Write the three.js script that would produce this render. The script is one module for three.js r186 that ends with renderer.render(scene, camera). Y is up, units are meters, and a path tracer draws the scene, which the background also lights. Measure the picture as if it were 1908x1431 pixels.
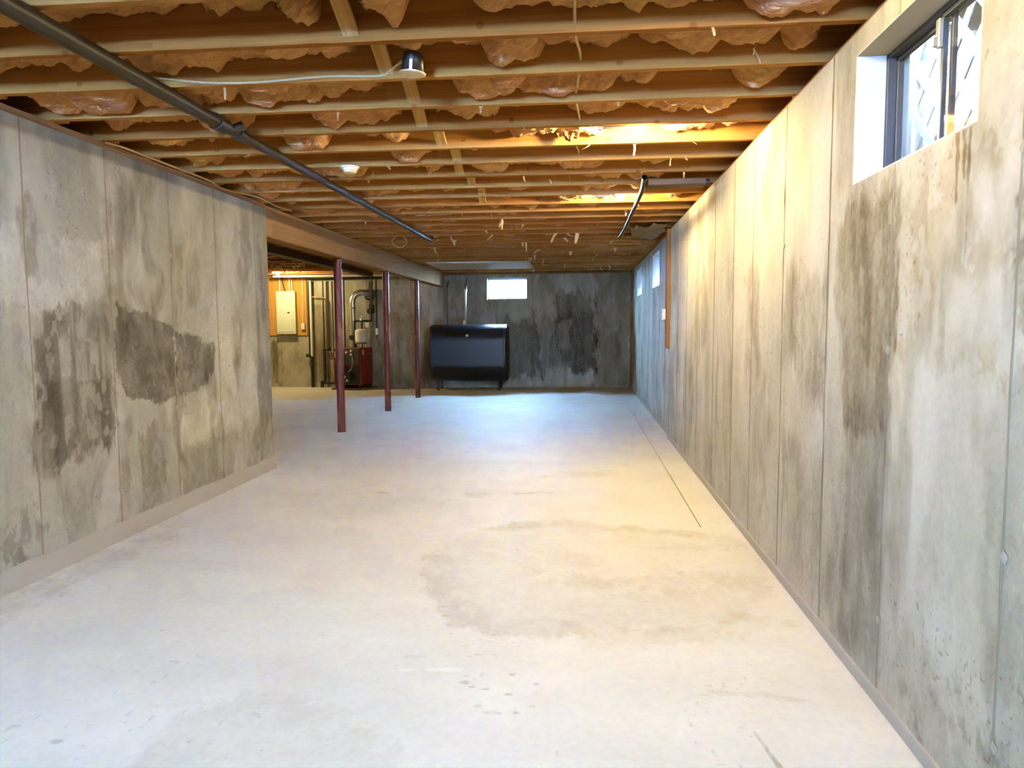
import * as THREE from 'three';
import { RoundedBoxGeometry } from 'three/addons/geometries/RoundedBoxGeometry.js';
import { mergeGeometries } from 'three/addons/utils/BufferGeometryUtils.js';

// ------------------------------------------------------------------ camera, sky, exposure
const scene = new THREE.Scene();
const camera = new THREE.PerspectiveCamera(2 * Math.atan(715.5 / 1340) * 180 / Math.PI, 4 / 3, 0.05, 200);
camera.position.set(0, 1.25, 0);
camera.up.set(-0.00161282, 0.99670551, -0.08108962);
camera.lookAt(-0.09348614, 1.25 - 0.08088488, -0.99232957);
const SKY = [0.36, 0.62, 1.0], SKY_POWER = 1350;
scene.background = new THREE.Color().setRGB(...SKY);
scene.backgroundIntensity = SKY_POWER;
const renderer = new THREE.WebGLRenderer({ antialias: true });
renderer.toneMapping = THREE.LinearToneMapping;
renderer.toneMappingExposure = 0.43;
renderer.shadowMap.enabled = true;
const BULB = [1.0, 0.80, 0.37], BULB_POWER = 21;

// ------------------------------------------------------------------ helpers
function rng(seed) { let a = seed >>> 0; return () => { a = (a + 0x6D2B79F5) | 0; let t = Math.imul(a ^ (a >>> 15), 1 | a); t = (t + Math.imul(t ^ (t >>> 7), 61 | t)) ^ t; return ((t ^ (t >>> 14)) >>> 0) / 4294967296; }; }
const PERM = new Uint16Array(1024), VAL = new Float32Array(512);
{ const r = rng(77); const p = [...Array(512).keys()]; for (let i = 511; i > 0; i--) { const j = Math.floor(r() * (i + 1)); [p[i], p[j]] = [p[j], p[i]]; } for (let i = 0; i < 1024; i++) PERM[i] = p[i & 511]; for (let i = 0; i < 512; i++) VAL[i] = r(); }
function noise(x, y) {                       // value noise, 0..1
  const xi = Math.floor(x), yi = Math.floor(y); let fx = x - xi, fy = y - yi;
  fx = fx * fx * (3 - 2 * fx); fy = fy * fy * (3 - 2 * fy);
  const a = xi & 511, a1 = (xi + 1) & 511, b = yi & 511, b1 = (yi + 1) & 511;
  const v00 = VAL[PERM[a + PERM[b]]], v10 = VAL[PERM[a1 + PERM[b]]], v01 = VAL[PERM[a + PERM[b1]]], v11 = VAL[PERM[a1 + PERM[b1]]];
  const t = v00 + (v10 - v00) * fx, u = v01 + (v11 - v01) * fx;
  return t + (u - t) * fy;
}
function fbm(x, y, o) { let s = 0, a = 0.5, n = 0; for (let i = 0; i < o; i++) { s += a * noise(x, y); n += a; x = x * 2.03 + 17.3; y = y * 2.03 + 9.1; a *= 0.5; } return s / n; }
const clamp = (v, a = 0, b = 1) => v < a ? a : v > b ? b : v;
const smooth = (a, b, v) => { const t = clamp((v - a) / (b - a)); return t * t * (3 - 2 * t); };
const LUT = new Uint8Array(4097); for (let i = 0; i <= 4096; i++) { const c = i / 4096; LUT[i] = Math.round(255 * (c <= 0.0031308 ? 12.92 * c : 1.055 * Math.pow(c, 1 / 2.4) - 0.055)); }
const enc = (c) => LUT[Math.round(clamp(c) * 4096)];
function polyDist(poly, x, y) {              // positive inside
  let d = 1e9, inside = false;
  for (let i = 0, j = poly.length - 1; i < poly.length; j = i++) {
    const [ax, ay] = poly[j], [bx, by] = poly[i], ex = bx - ax, ey = by - ay;
    const t = clamp(((x - ax) * ex + (y - ay) * ey) / (ex * ex + ey * ey)), dx = x - ax - t * ex, dy = y - ay - t * ey;
    d = Math.min(d, dx * dx + dy * dy);
    if ((by > y) !== (ay > y) && x < (ax - bx) * (y - by) / (ay - by) + bx) inside = !inside;
  }
  d = Math.sqrt(d); return inside ? d : -d;
}
/* a stain: outline in metres on the surface, what it does to the colour, softness and raggedness of its edge */
function stain(poly, mul, { soft = 0.02, rag = 0.06, streak = 0, patch = 0.5, amount = 1 } = {}) {
  const xs = poly.map(p => p[0]), ys = poly.map(p => p[1]), m = soft + rag + 0.02;
  return { poly, mul, soft, rag, streak, patch, amount, x0: Math.min(...xs) - m, x1: Math.max(...xs) + m, y0: Math.min(...ys) - m, y1: Math.max(...ys) + m };
}
function stainAt(st, x, y) {
  if (x < st.x0 || x > st.x1 || y < st.y0 || y > st.y1) return 0;
  let d = polyDist(st.poly, x, y) + (fbm(x * 9 + 5, y * (st.streak ? 3 : 9), 3) - 0.5) * 2 * st.rag + (fbm(x * 48, y * (st.streak ? 16 : 40), 3) - 0.5) * 1.1 * st.rag;
  let m = smooth(-st.soft, st.soft, d) * st.amount;
  if (m > 0) { m *= (1 - st.patch * smooth(0.35, 0.75, fbm(x * (st.streak ? 16 : 7) + 31, y * (st.streak ? 2.2 : 7) + 3, 3))) * (1 - 0.8 * st.patch * smooth(0.56, 0.66, fbm(x * 22 + 11, y * 12 + 7, 4))) * (0.86 + 0.3 * (fbm(x * 60, y * 60, 2) - 0.2)); }
  return m;
}
function surface(x0, x1, y0, y1, W, H, colorAt, bumpAt, bumpDiv = 2) {
  const data = new Uint8Array(W * H * 4), c = [0, 0, 0];
  for (let j = 0; j < H; j++) { const y = y0 + (y1 - y0) * (j + 0.5) / H; for (let i = 0; i < W; i++) { const x = x0 + (x1 - x0) * (i + 0.5) / W; colorAt(x, y, c); const k = 4 * (j * W + i); data[k] = enc(c[0]); data[k + 1] = enc(c[1]); data[k + 2] = enc(c[2]); data[k + 3] = 255; } }
  const place = (t) => { t.magFilter = THREE.LinearFilter; t.minFilter = THREE.LinearMipmapLinearFilter; t.generateMipmaps = true; t.wrapS = t.wrapT = THREE.ClampToEdgeWrapping; t.repeat.set(1 / (x1 - x0), 1 / (y1 - y0)); t.offset.set(-x0 / (x1 - x0), -y0 / (y1 - y0)); t.needsUpdate = true; return t; };
  const map = place(new THREE.DataTexture(data, W, H)); map.colorSpace = THREE.SRGBColorSpace;
  let bump = null;
  if (bumpAt) { const w = Math.floor(W / bumpDiv), h = Math.floor(H / bumpDiv), b = new Uint8Array(w * h * 4); for (let j = 0; j < h; j++) for (let i = 0; i < w; i++) { const v = Math.round(255 * clamp(bumpAt(x0 + (x1 - x0) * (i + 0.5) / w, y0 + (y1 - y0) * (j + 0.5) / h))); const k = 4 * (j * w + i); b[k] = b[k + 1] = b[k + 2] = v; b[k + 3] = 255; } bump = place(new THREE.DataTexture(b, w, h)); }
  return { map, bump };
}
const M = (color, roughness = 0.7, metalness = 0, extra = {}) => new THREE.MeshStandardMaterial({ color: Array.isArray(color) ? new THREE.Color().setRGB(...color) : new THREE.Color(color), roughness, metalness, ...extra });
const used = new Map();
function numbered(name) { const n = used.get(name) ?? 0; used.set(name, n + 1); return n ? `${name}_${String(n).padStart(3, '0')}` : name; }
function add(o, label, category, group) { o.name = numbered(o.name); scene.add(o); if (label) { o.userData.label = label; o.userData.category = category; if (group) o.userData.group = group; } return o; }
function thing(name, label, category, pos = [0, 0, 0], turn = 0, group) { const g = new THREE.Group(); g.name = name; g.position.set(...pos); g.rotation.y = turn; return add(g, label, category, group); }
function struct(o, label) { o.userData.kind = 'structure'; if (label) o.userData.label = label; scene.add(o); return o; }
function group(name) { const g = new THREE.Group(); g.name = name; return g; }
function mesh(name, geo, mat, parent, pos, rot) { const m = new THREE.Mesh(geo, mat); m.name = name; if (pos) m.position.set(...pos); if (rot) m.rotation.set(...rot); m.castShadow = m.receiveShadow = true; if (parent) parent.add(m); return m; }
const bx = (w, h, d, x = 0, y = 0, z = 0, r = 0.004) => (r ? new RoundedBoxGeometry(w, h, d, 1, Math.min(r, w / 2.1, h / 2.1, d / 2.1)) : new THREE.BoxGeometry(w, h, d)).translate(x, y, z);
const cyl = (r0, r1, h, x = 0, y = 0, z = 0, n = 20) => new THREE.CylinderGeometry(r1, r0, h, n).translate(x, y, z);
const V = (p) => new THREE.Vector3(...p);
function tube(pts, r, n = 8, seg = 8, tension = 0.5) { return new THREE.TubeGeometry(new THREE.CatmullRomCurve3(pts.map(V), false, 'catmullrom', tension), (pts.length - 1) * seg, r, n, false); }
function rod(a, b, r, n = 10) { const A = V(a), B = V(b), d = B.clone().sub(A), g = new THREE.CylinderGeometry(r, r, d.length(), n); g.applyQuaternion(new THREE.Quaternion().setFromUnitVectors(new THREE.Vector3(0, 1, 0), d.clone().normalize())); return g.translate((A.x + B.x) / 2, (A.y + B.y) / 2, (A.z + B.z) / 2); }
function merge(list) { return mergeGeometries(list.map(g => g.index ? g.toNonIndexed() : g)); }
/* uv in metres from position: grain runs along the given axis */
function metreUV(g, along = 'x', du = 0, dv = 0) {
  const p = g.attributes.position, n = g.attributes.normal, uv = g.attributes.uv;
  for (let i = 0; i < p.count; i++) {
    const P = [p.getX(i), p.getY(i), p.getZ(i)], N = [Math.abs(n.getX(i)), Math.abs(n.getY(i)), Math.abs(n.getZ(i))];
    const a = 'xyz'.indexOf(along); let k = N.indexOf(Math.max(...N));
    let u, v; if (k === a) { const o = [0, 1, 2].filter(t => t !== a); u = P[o[0]]; v = P[o[1]]; } else { u = P[a]; v = P[3 - a - k]; }
    uv.setXY(i, u + du, v + dv + k * 0.13);
  }
  return g;
}

// ------------------------------------------------------------------ room measures
const XR = 0.975, XR2 = 1.0, XL = -2.71, XU = -6.8, ZF = -14.5, ZB = 2.4, TOP = 2.275, T = 0.25, TR = 0.18;
const JB = 2.312, JT = 2.547, J0 = 2.72, JS = 0.41;        // joists: underside, top, first near edge, spacing
const jz = (k) => -(J0 + JS * k);

// ------------------------------------------------------------------ surfaces
const seamsR = [-0.05, 0.58, 1.18, 1.72, 2.385, 2.96, 3.59, 4.21, 4.72, 5.38, 6.1, 6.72, 7.34, 7.95, 8.6, 9.2, 10.6, 11.2, 12.95, 13.6];
const seamsL = [1.55, 2.14, 2.75, 3.335, 3.965, 4.6, 5.2, 5.86];
const seamsF = [-6.2, -5.55, -4.95, -4.35, -3.7, -3.05, -2.1, -0.94, -0.3, 0.3];
function panelTone(list, x, seed) { let i = 0; while (i < list.length && list[i] < x) i++; return 0.95 + 0.10 * VAL[(i * 37 + seed) & 511]; }
function seamDirt(list, x, y, seed) {         // dirt and laitance runs along the form joints
  let m = 0; for (const s of list) { const d = x - s - (noise(y * 3, s * 7) - 0.5) * 0.012; if (d > -0.09 && d < 0.09) { m = Math.max(m, (1 - smooth(0.002, 0.006, Math.abs(d))) * 0.75, smooth(0.62, 0.8, fbm(s * 3 + seed, y * 2.2, 2)) * (1 - smooth(0.0, 0.075, Math.abs(d - 0.02) + 0.035 * noise(x * 60, y * 5))) * 0.6); } }
  return m;
}
function concreteMaker({ base, seams, stains, seed, pit = 1, streaky = 1, grime = 0.8 }) {
  return (x, y, c) => {
    const big = fbm(x * 1.1 + seed, y * 0.9, 3), mid = fbm(x * 5 + seed, y * 3.2, 3), str = fbm(x * 15 + seed, y * 0.8 + 3, 3), fine = fbm(x * 70, y * 55 + seed, 2);
    const blo = fbm(x * 8 + 60 + 1.5 * noise(x * 3, y * 3), y * 4.5 + seed, 4);
    let k = panelTone(seams, x, seed) * (0.80 + 0.26 * big + 0.22 * (mid - 0.5) + 0.24 * streaky * (str - 0.5) + 0.30 * (blo - 0.5) + 0.16 * fine);
    const w = fbm(x * 2.3 + 40 + seed, y * 1.7, 3) - 0.5;     // yellow-grey mottling of the cement
    let r = base[0] * k * (1 + 0.05 * w), g = base[1] * k, b = base[2] * k * (1 - 0.16 * w);
    const eff = smooth(0.56, 0.72, fbm(x * 3.3 + 90 + seed, y * 1.5, 4)) * 0.34; r += eff * (0.62 - r); g += eff * (0.61 - g); b += eff * (0.57 - b);   // lime bloom
    const gr = grime * smooth(0.52, 0.74, fbm(x * 4.5 + 13 + seed + 0.8 * noise(x * 9, y * 4), y * 1.5, 4)) * (0.55 + 0.9 * (fbm(x * 26, y * 9 + seed, 3) - 0.2)); r *= 1 - 0.42 * gr; g *= 1 - 0.44 * gr; b *= 1 - 0.50 * gr;   // grime with a streaky grain
    for (const st of stains) { const m = stainAt(st, x, y); if (m > 0) { r *= 1 + m * (st.mul[0] - 1); g *= 1 + m * (st.mul[1] - 1); b *= 1 + m * (st.mul[2] - 1); } }
    let d = seamDirt(seams, x, y, seed);
    d = Math.max(d, 0.5 * pit * smooth(0.86, 0.93, noise(x * 95 + 7, y * 70)) * smooth(0.5, 0.68, fbm(x * 3 + 8, y * 3 + seed, 2)));   // air holes
    c[0] = r * (1 - d * 0.55); c[1] = g * (1 - d * 0.58); c[2] = b * (1 - d * 0.66);
  };
}
const wallBump = (seed) => (x, y) => 0.25 + 0.5 * fbm(x * 10 + seed, y * 6, 3) + 0.25 * fbm(x * 60, y * 60 + seed, 2) - 0.4 * smooth(0.86, 0.93, noise(x * 95 + 7, y * 70));
const WALL = [0.40, 0.382, 0.315];
const DARK = [0.34, 0.31, 0.235], GREY = [0.66, 0.65, 0.62], LIGHT = [1.42, 1.44, 1.50], TAN = [0.72, 0.66, 0.52];
const stainsR = [
  stain([[2.87, 1.62], [2.72, 1.68], [2.41, 1.65], [2.34, 1.29], [2.35, 1.03], [2.36, 0.9], [2.75, 0.88], [2.8, 1.18], [2.88, 1.32]], [0.52, 0.475, 0.37], { soft: 0.03, rag: 0.06, streak: 1, patch: 0.3 }),
  stain([[2.74, 1.72], [2.42, 1.70], [2.38, 1.2], [2.44, 1.05], [2.62, 1.2]], [0.66, 0.60, 0.48], { soft: 0.04, rag: 0.10, streak: 1, patch: 0.6 }),
  stain([[2.73, 0.95], [2.38, 0.95], [2.38, 0.1], [2.75, 0.1]], [0.58, 0.57, 0.54], { soft: 0.06, rag: 0.06, streak: 1, patch: 0.25 }),
  stain([[3.46, 1.51], [2.98, 1.42], [2.97, 0.94], [3.21, 0.9], [3.47, 1.13]], [0.56, 0.53, 0.44], { soft: 0.07, rag: 0.10, streak: 1, patch: 0.45 }),
  stain([[3.5, 0.7], [3.1, 0.75], [2.97, 0.5], [3.0, 0.1], [3.4, 0.15]], [0.70, 0.68, 0.63], { soft: 0.08, rag: 0.12, streak: 1, patch: 0.45 }),
  stain([[2.02, 1.74], [2.0, 1.74], [2.005, 1.55]], [0.5, 0.42, 0.3], { soft: 0.005, rag: 0.012, patch: 0.3 }), stain([[1.985, 1.74], [1.965, 1.74], [1.97, 1.62]], [0.45, 0.38, 0.28], { soft: 0.005, rag: 0.012, patch: 0.3 }), stain([[1.955, 1.74], [1.94, 1.74], [1.948, 1.4]], [0.4, 0.34, 0.25], { soft: 0.004, rag: 0.008, patch: 0.3 }),
  stain([[1.74, 1.53], [1.6, 1.6], [1.6, 1.2], [1.71, 1.23]], [0.5, 0.43, 0.32], { soft: 0.02, rag: 0.05, patch: 0.5 }),
  stain([[1.82, 1.0], [1.6, 1.25], [1.6, 0.05], [1.76, 0.1]], [0.72, 0.72, 0.72], { soft: 0.04, rag: 0.06, streak: 1, patch: 0.4 }),
  stain([[2.2, 0.13], [1.9, 0.3], [1.7, 0.2], [1.7, 0.02], [2.1, 0.02]], [0.62, 0.6, 0.56], { soft: 0.05, rag: 0.12, patch: 0.85 }),
  stain([[2.25, 1.15], [1.85, 1.1], [1.9, 0.2], [2.25, 0.3]], [1.12, 1.13, 1.15], { soft: 0.1, rag: 0.15, streak: 1, patch: 0.5 }),
  stain([[2.3, 1.72], [1.75, 1.66], [1.8, 1.15], [2.29, 1.17]], [0.80, 0.74, 0.62], { soft: 0.05, rag: 0.16, patch: 1 }),
  stain([[4.2, 1.3], [3.65, 1.35], [3.62, 0.9], [4.1, 0.8]], [0.86, 0.84, 0.78], { soft: 0.05, rag: 0.16, streak: 1, patch: 0.9 }),
  stain([[5.0, 1.7], [4.75, 1.7], [4.75, 0.2], [5.0, 0.2]], [0.80, 0.77, 0.70], { soft: 0.03, rag: 0.05, streak: 1, patch: 0.6 }),
  stain([[5.75, 2.2], [5.45, 2.2], [5.45, 0.05], [5.7, 0.05]], [0.86, 0.82, 0.74], { soft: 0.03, rag: 0.05, streak: 1, patch: 0.6 }),
  stain([[6.7, 1.2], [6.15, 1.3], [6.12, 0.1], [6.7, 0.1]], [0.84, 0.79, 0.68], { soft: 0.04, rag: 0.08, streak: 1, patch: 0.7 }),
  stain([[10.0, 1.7], [9.3, 1.7], [9.2, 0.2], [10.1, 0.2]], [0.72, 0.72, 0.72], { soft: 0.06, rag: 0.14, streak: 1, patch: 0.6 }),
  stain([[8.42, 2.28], [8.12, 2.28], [8.12, 0.0], [8.42, 0.0]], [1.26, 1.26, 1.28], { soft: 0.012, rag: 0.012, patch: 0.1 }),
];
const stainsL = [
  stain([[4.01, 1.39], [4.6, 1.25], [4.6, 0.8], [4.42, 0.76], [4.25, 0.80], [4.09, 0.85], [3.98, 1.0]], DARK, { soft: 0.012, rag: 0.035, patch: 0.25 }),
  stain([[4.62, 1.22], [4.78, 1.2], [5.12, 1.11], [5.1, 0.93], [5.0, 0.84], [4.74, 0.79], [4.61, 0.78]], DARK, { soft: 0.014, rag: 0.045, patch: 0.28 }),
  stain([[3.34, 1.22], [3.42, 1.32], [3.62, 1.35], [3.92, 1.3], [3.965, 1.16], [3.96, 0.66], [3.9, 0.57], [3.37, 0.5], [3.34, 0.61]], [0.42, 0.385, 0.31], { soft: 0.02, rag: 0.07, streak: 1, patch: 0.7 }),
  stain([[3.36, 0.95], [3.95, 0.98], [3.95, 0.62], [3.40, 0.52]], [0.66, 0.63, 0.56], { soft: 0.02, rag: 0.06, patch: 0.6 }),
  stain([[3.0, 1.7], [3.30, 1.72], [3.39, 1.73], [3.94, 1.74], [3.96, 1.38], [3.36, 1.34], [3.0, 1.38]], LIGHT, { soft: 0.05, rag: 0.09, patch: 0.4 }),
  stain([[5.22, 1.2], [5.84, 1.2], [5.84, 0.5], [5.22, 0.45]], [1.30, 1.31, 1.37], { soft: 0.05, rag: 0.09, patch: 0.4 }),
  stain([[4.62, 0.7], [5.18, 0.75], [5.18, 0.45], [4.7, 0.4]], [1.28, 1.29, 1.33], { soft: 0.05, rag: 0.09, patch: 0.4 }),
  stain([[4.6, 0.31], [4.68, 0.44], [5.01, 0.42], [5.17, 0.52], [5.17, 0.08], [4.62, 0.08]], [0.7, 0.69, 0.68], { soft: 0.03, rag: 0.07, patch: 0.4 }),
  stain([[5.25, 0.45], [5.84, 0.5], [5.84, 0.05], [5.25, 0.05]], [0.8, 0.8, 0.82], { soft: 0.04, rag: 0.1, streak: 1, patch: 0.8 }),
  stain([[4.82, 1.98], [4.98, 2.0], [4.97, 1.42], [4.80, 1.4]], [0.66, 0.61, 0.5], { soft: 0.03, rag: 0.06, streak: 1, patch: 0.45 }),
  stain([[4.66, 1.8], [4.74, 1.8], [4.72, 1.25], [4.64, 1.25]], [0.74, 0.69, 0.58], { soft: 0.025, rag: 0.06, streak: 1, patch: 0.5 }),
  stain([[3.93, 2.0], [4.03, 2.0], [4.02, 1.5], [3.95, 1.45]], [0.68, 0.63, 0.52], { soft: 0.025, rag: 0.06, streak: 1, patch: 0.5 }),
  stain([[3.32, 1.9], [3.41, 1.9], [3.40, 1.5], [3.335, 1.5]], [0.62, 0.58, 0.5], { soft: 0.02, rag: 0.06, streak: 1, patch: 0.5 }),
  stain([[5.86, 2.3], [6.3, 2.3], [6.3, 0.0], [5.86, 0.0]], [0.70, 0.69, 0.68], { soft: 0.012, rag: 0.02, streak: 1, patch: 0.6 }),
  stain([[5.95, 1.9], [6.1, 1.9], [6.1, 1.3], [5.95, 1.3]], [0.7, 0.66, 0.6], { soft: 0.03, rag: 0.05, streak: 1, patch: 0.4 }),
  stain([[4.15, 0.52], [4.35, 0.62], [4.42, 0.1], [4.17, 0.06]], [0.66, 0.63, 0.56], { soft: 0.02, rag: 0.08, streak: 1, patch: 0.55 }),
  stain([[3.97, 0.7], [4.08, 0.7], [4.05, 0.1], [3.97, 0.1]], [0.7, 0.67, 0.62], { soft: 0.02, rag: 0.05, streak: 1, patch: 0.5 }),
  stain([[2.9, 0.4], [3.32, 0.4], [3.32, 0.1], [2.9, 0.1]], [0.66, 0.65, 0.6], { soft: 0.03, rag: 0.12, patch: 1 }),
  stain([[2.9, 1.3], [3.33, 1.25], [3.33, 0.6], [3.1, 0.7]], [0.80, 0.77, 0.72], { soft: 0.03, rag: 0.12, streak: 1, patch: 0.8 }),
];
const stainsF = [
  stain([[-0.59, 1.75], [-0.21, 1.96], [0.27, 1.79], [0.3, 0.35], [-0.21, 0.35], [-0.54, 0.89]], [0.34, 0.33, 0.31], { soft: 0.06, rag: 0.14, streak: 1, patch: 0.22 }),
  stain([[-1.6, 1.4], [-1.02, 1.4], [-0.81, 1.3], [-0.8, 0.2], [-1.6, 0.2]], [0.40, 0.40, 0.40], { soft: 0.08, rag: 0.16, streak: 1, patch: 0.22 }),
  stain([[-0.9, 1.5], [0.3, 1.5], [0.3, 0.4], [-0.9, 0.3]], [0.52, 0.52, 0.52], { soft: 0.08, rag: 0.2, streak: 1, patch: 0.22 }),
  stain([[-0.48, 1.32], [-0.21, 1.32], [-0.19, 0.78], [-0.43, 0.78]], [2.6, 2.6, 2.7], { soft: 0.04, rag: 0.1, streak: 1, patch: 0.22 }),
  stain([[-3.95, 1.5], [-3.05, 1.5], [-3.0, 0.0], [-3.97, 0.0]], [0.66, 0.55, 0.38], { soft: 0.1, rag: 0.2, streak: 1, patch: 0.22 }),
  stain([[-3.0, 2.3], [-2.0, 2.3], [-2.0, 1.2], [-3.0, 1.2]], [0.72, 0.72, 0.72], { soft: 0.06, rag: 0.1, streak: 1, patch: 0.22 }),
  stain([[-6.4, 0.95], [-6.25, 0.95], [-6.25, 0.05], [-6.4, 0.05]], [0.55, 0.5, 0.38], { soft: 0.03, rag: 0.06, streak: 1, patch: 0.22 }),
  stain([[-5.5, 1.7], [-5.2, 1.7], [-5.2, 0.1], [-5.5, 0.1]], [0.66, 0.62, 0.5], { soft: 0.03, rag: 0.06, streak: 1, patch: 0.22 }),
  stain([[0.3, 2.28], [1.0, 2.28], [1.0, 0.0], [0.3, 0.0]], [0.62, 0.56, 0.44], { soft: 0.04, rag: 0.1, streak: 1, patch: 0.22 }),
];
const surfR = [[-2.6, 1.55, 512, 384], [1.55, 4.0, 1536, 1408], [4.0, 8.1, 1536, 900], [8.1, 14.75, 1400, 512]].map(([a, b, w, h]) => ({ a, b, ...surface(a, b, 0, 2.3, w, h, concreteMaker({ base: WALL, seams: seamsR, stains: stainsR, seed: 3, pit: 1.1, streaky: 0.45 }), wallBump(3)) }));
const surfL = surface(1.5, 6.4, 0, 2.3, 1700, 900, concreteMaker({ base: [0.335, 0.332, 0.282], seams: seamsL, stains: stainsL, seed: 11, pit: 1.3, grime: 1, streaky: 0.7 }), wallBump(11));
const surfF = surface(-6.9, 1.1, 0, 2.3, 1280, 420, concreteMaker({ base: [0.34, 0.325, 0.27], seams: seamsF, stains: stainsF, seed: 23, pit: 0.6, streaky: 1.0 }), wallBump(23));
const surfPlain = surface(0, 4, 0, 2.3, 640, 400, concreteMaker({ base: WALL, seams: [0.6, 1.2, 1.8, 2.4, 3.0, 3.6], stains: [], seed: 41 }), null);
surfPlain.map.wrapS = THREE.RepeatWrapping; surfPlain.map.wrapT = THREE.RepeatWrapping;
const concreteMat = (s, bumpScale = 0.0035, rough = 0.86) => new THREE.MeshStandardMaterial({ map: s.map, bumpMap: s.bump, bumpScale, roughness: rough });
const plainConcrete = concreteMat(surfPlain);
const seamMat = M([0.25, 0.225, 0.165], 0.92), patchMat = M([0.34, 0.325, 0.275], 0.92), footMat = M([0.40, 0.385, 0.35], 0.88);

// ------------------------------------------------------------------ walls
function wallGeo(a, b, y0, y1, t, hole = []) {
  const s = new THREE.Shape([[a, y0], [b, y0], [b, y1], [a, y1]].map(p => new THREE.Vector2(...p)));
  for (const [h0, h1, g0, g1] of hole) s.holes.push(new THREE.Path([[h0, g0], [h0, g1], [h1, g1], [h1, g0]].map(p => new THREE.Vector2(...p))));
  return new THREE.ExtrudeGeometry(s, { depth: t, bevelEnabled: false, steps: 1 });
}
/* a wobbling raised fin left by a form joint, standing on the plane z=0 and facing +z (side = 1) or -z (side = -1) */
function seamGeo(x, y0, y1, seed, side) {
  const n = 30, pos = [], idx = [];
  for (let i = 0; i <= n; i++) {
    const y = y0 + (y1 - y0) * i / n, c = x + (noise(y * 3, x * 7) - 0.5) * 0.012 + (noise(y * 24, seed) - 0.5) * 0.004, w = 0.0022 + 0.0035 * noise(y * 11, seed * 3), h = 0.0015 + 0.0045 * noise(y * 17 + 4, seed);
    pos.push(c - w, y, -0.002 * side, c, y, h * side, c + w, y, -0.002 * side);
    if (i < n) { const k = i * 3; idx.push(k, k + 1, k + 4, k, k + 4, k + 3, k + 1, k + 2, k + 5, k + 1, k + 5, k + 4); }
  }
  const g = new THREE.BufferGeometry(); g.setAttribute('position', new THREE.Float32BufferAttribute(pos, 3)); g.setIndex(idx); g.computeVertexNormals(); return g;
}
function tieGeo(seed) {   // a rough round mortar patch over a form tie
  const g = new THREE.SphereGeometry(0.015, 10, 6), p = g.attributes.position;
  for (let i = 0; i < p.count; i++) { const a = Math.atan2(p.getY(i), p.getX(i)), k = 0.75 + 0.5 * noise(a * 2 + seed, seed * 3); p.setXYZ(i, p.getX(i) * k, p.getY(i) * k, p.getZ(i) * 0.28); }
  g.computeVertexNormals(); return g;
}
const ties = [tieGeo(1.3), tieGeo(4.7), tieGeo(8.2)];
const WIN_Y0 = 1.745, WIN_Y1 = 2.195;
const winR = [[1.915, 2.735], [9.27, 10.14], [11.86, 12.85]];

const wallRight = group('wall_right'); wallRight.rotation.y = Math.PI / 2; wallRight.position.x = XR;
struct(wallRight, 'long poured concrete wall with form lines and three high windows');
surfR.forEach((s, i) => {
  const holes = winR.filter(w => w[0] > s.a && w[1] < s.b).map(w => [w[0], w[1], WIN_Y0, WIN_Y1]);
  mesh('wall_section', wallGeo(s.a, s.b, 0, TOP, TR, holes), concreteMat(s), wallRight, [0, 0, i === 3 ? XR2 - XR : 0]);
});
for (const s of seamsR) { const dz = s > 8.1 ? XR2 - XR : 0; if (s > 1 && !winR.some(w => s > w[0] && s < w[1])) mesh('form_seam', seamGeo(s, 0.06, TOP - 0.005, s * 9, -1), seamMat, wallRight, [0, 0, dz]); else if (s > 1) mesh('form_seam', seamGeo(s, 0.06, WIN_Y0 - 0.02, s * 9, -1), seamMat, wallRight, [0, 0, dz]);
  if (s > 1 && s < 8) for (const y of [0.27, 0.72, 1.17, 1.62]) { if (noise(s * 41, y * 57) < 0.42) continue; const tx = s + 0.012 * (noise(s, y) - 0.5), ty = y + 0.05 * (noise(y * 9, s * 5) - 0.5); mesh('tie_patch', ties[Math.floor(3 * noise(s * 13, y * 31)) % 3], patchMat, wallRight, [tx, ty, -0.002]); } }
mesh('footing_strip', metreUV(bx(9.6, 0.05, 0.02, 3.2, 0.025, 0.002, 0.006)), footMat, wallRight);
mesh('footing_strip', metreUV(bx(6.2, 0.05, 0.02, 11.4, 0.025, 0.027, 0.006)), footMat, wallRight);

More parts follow.
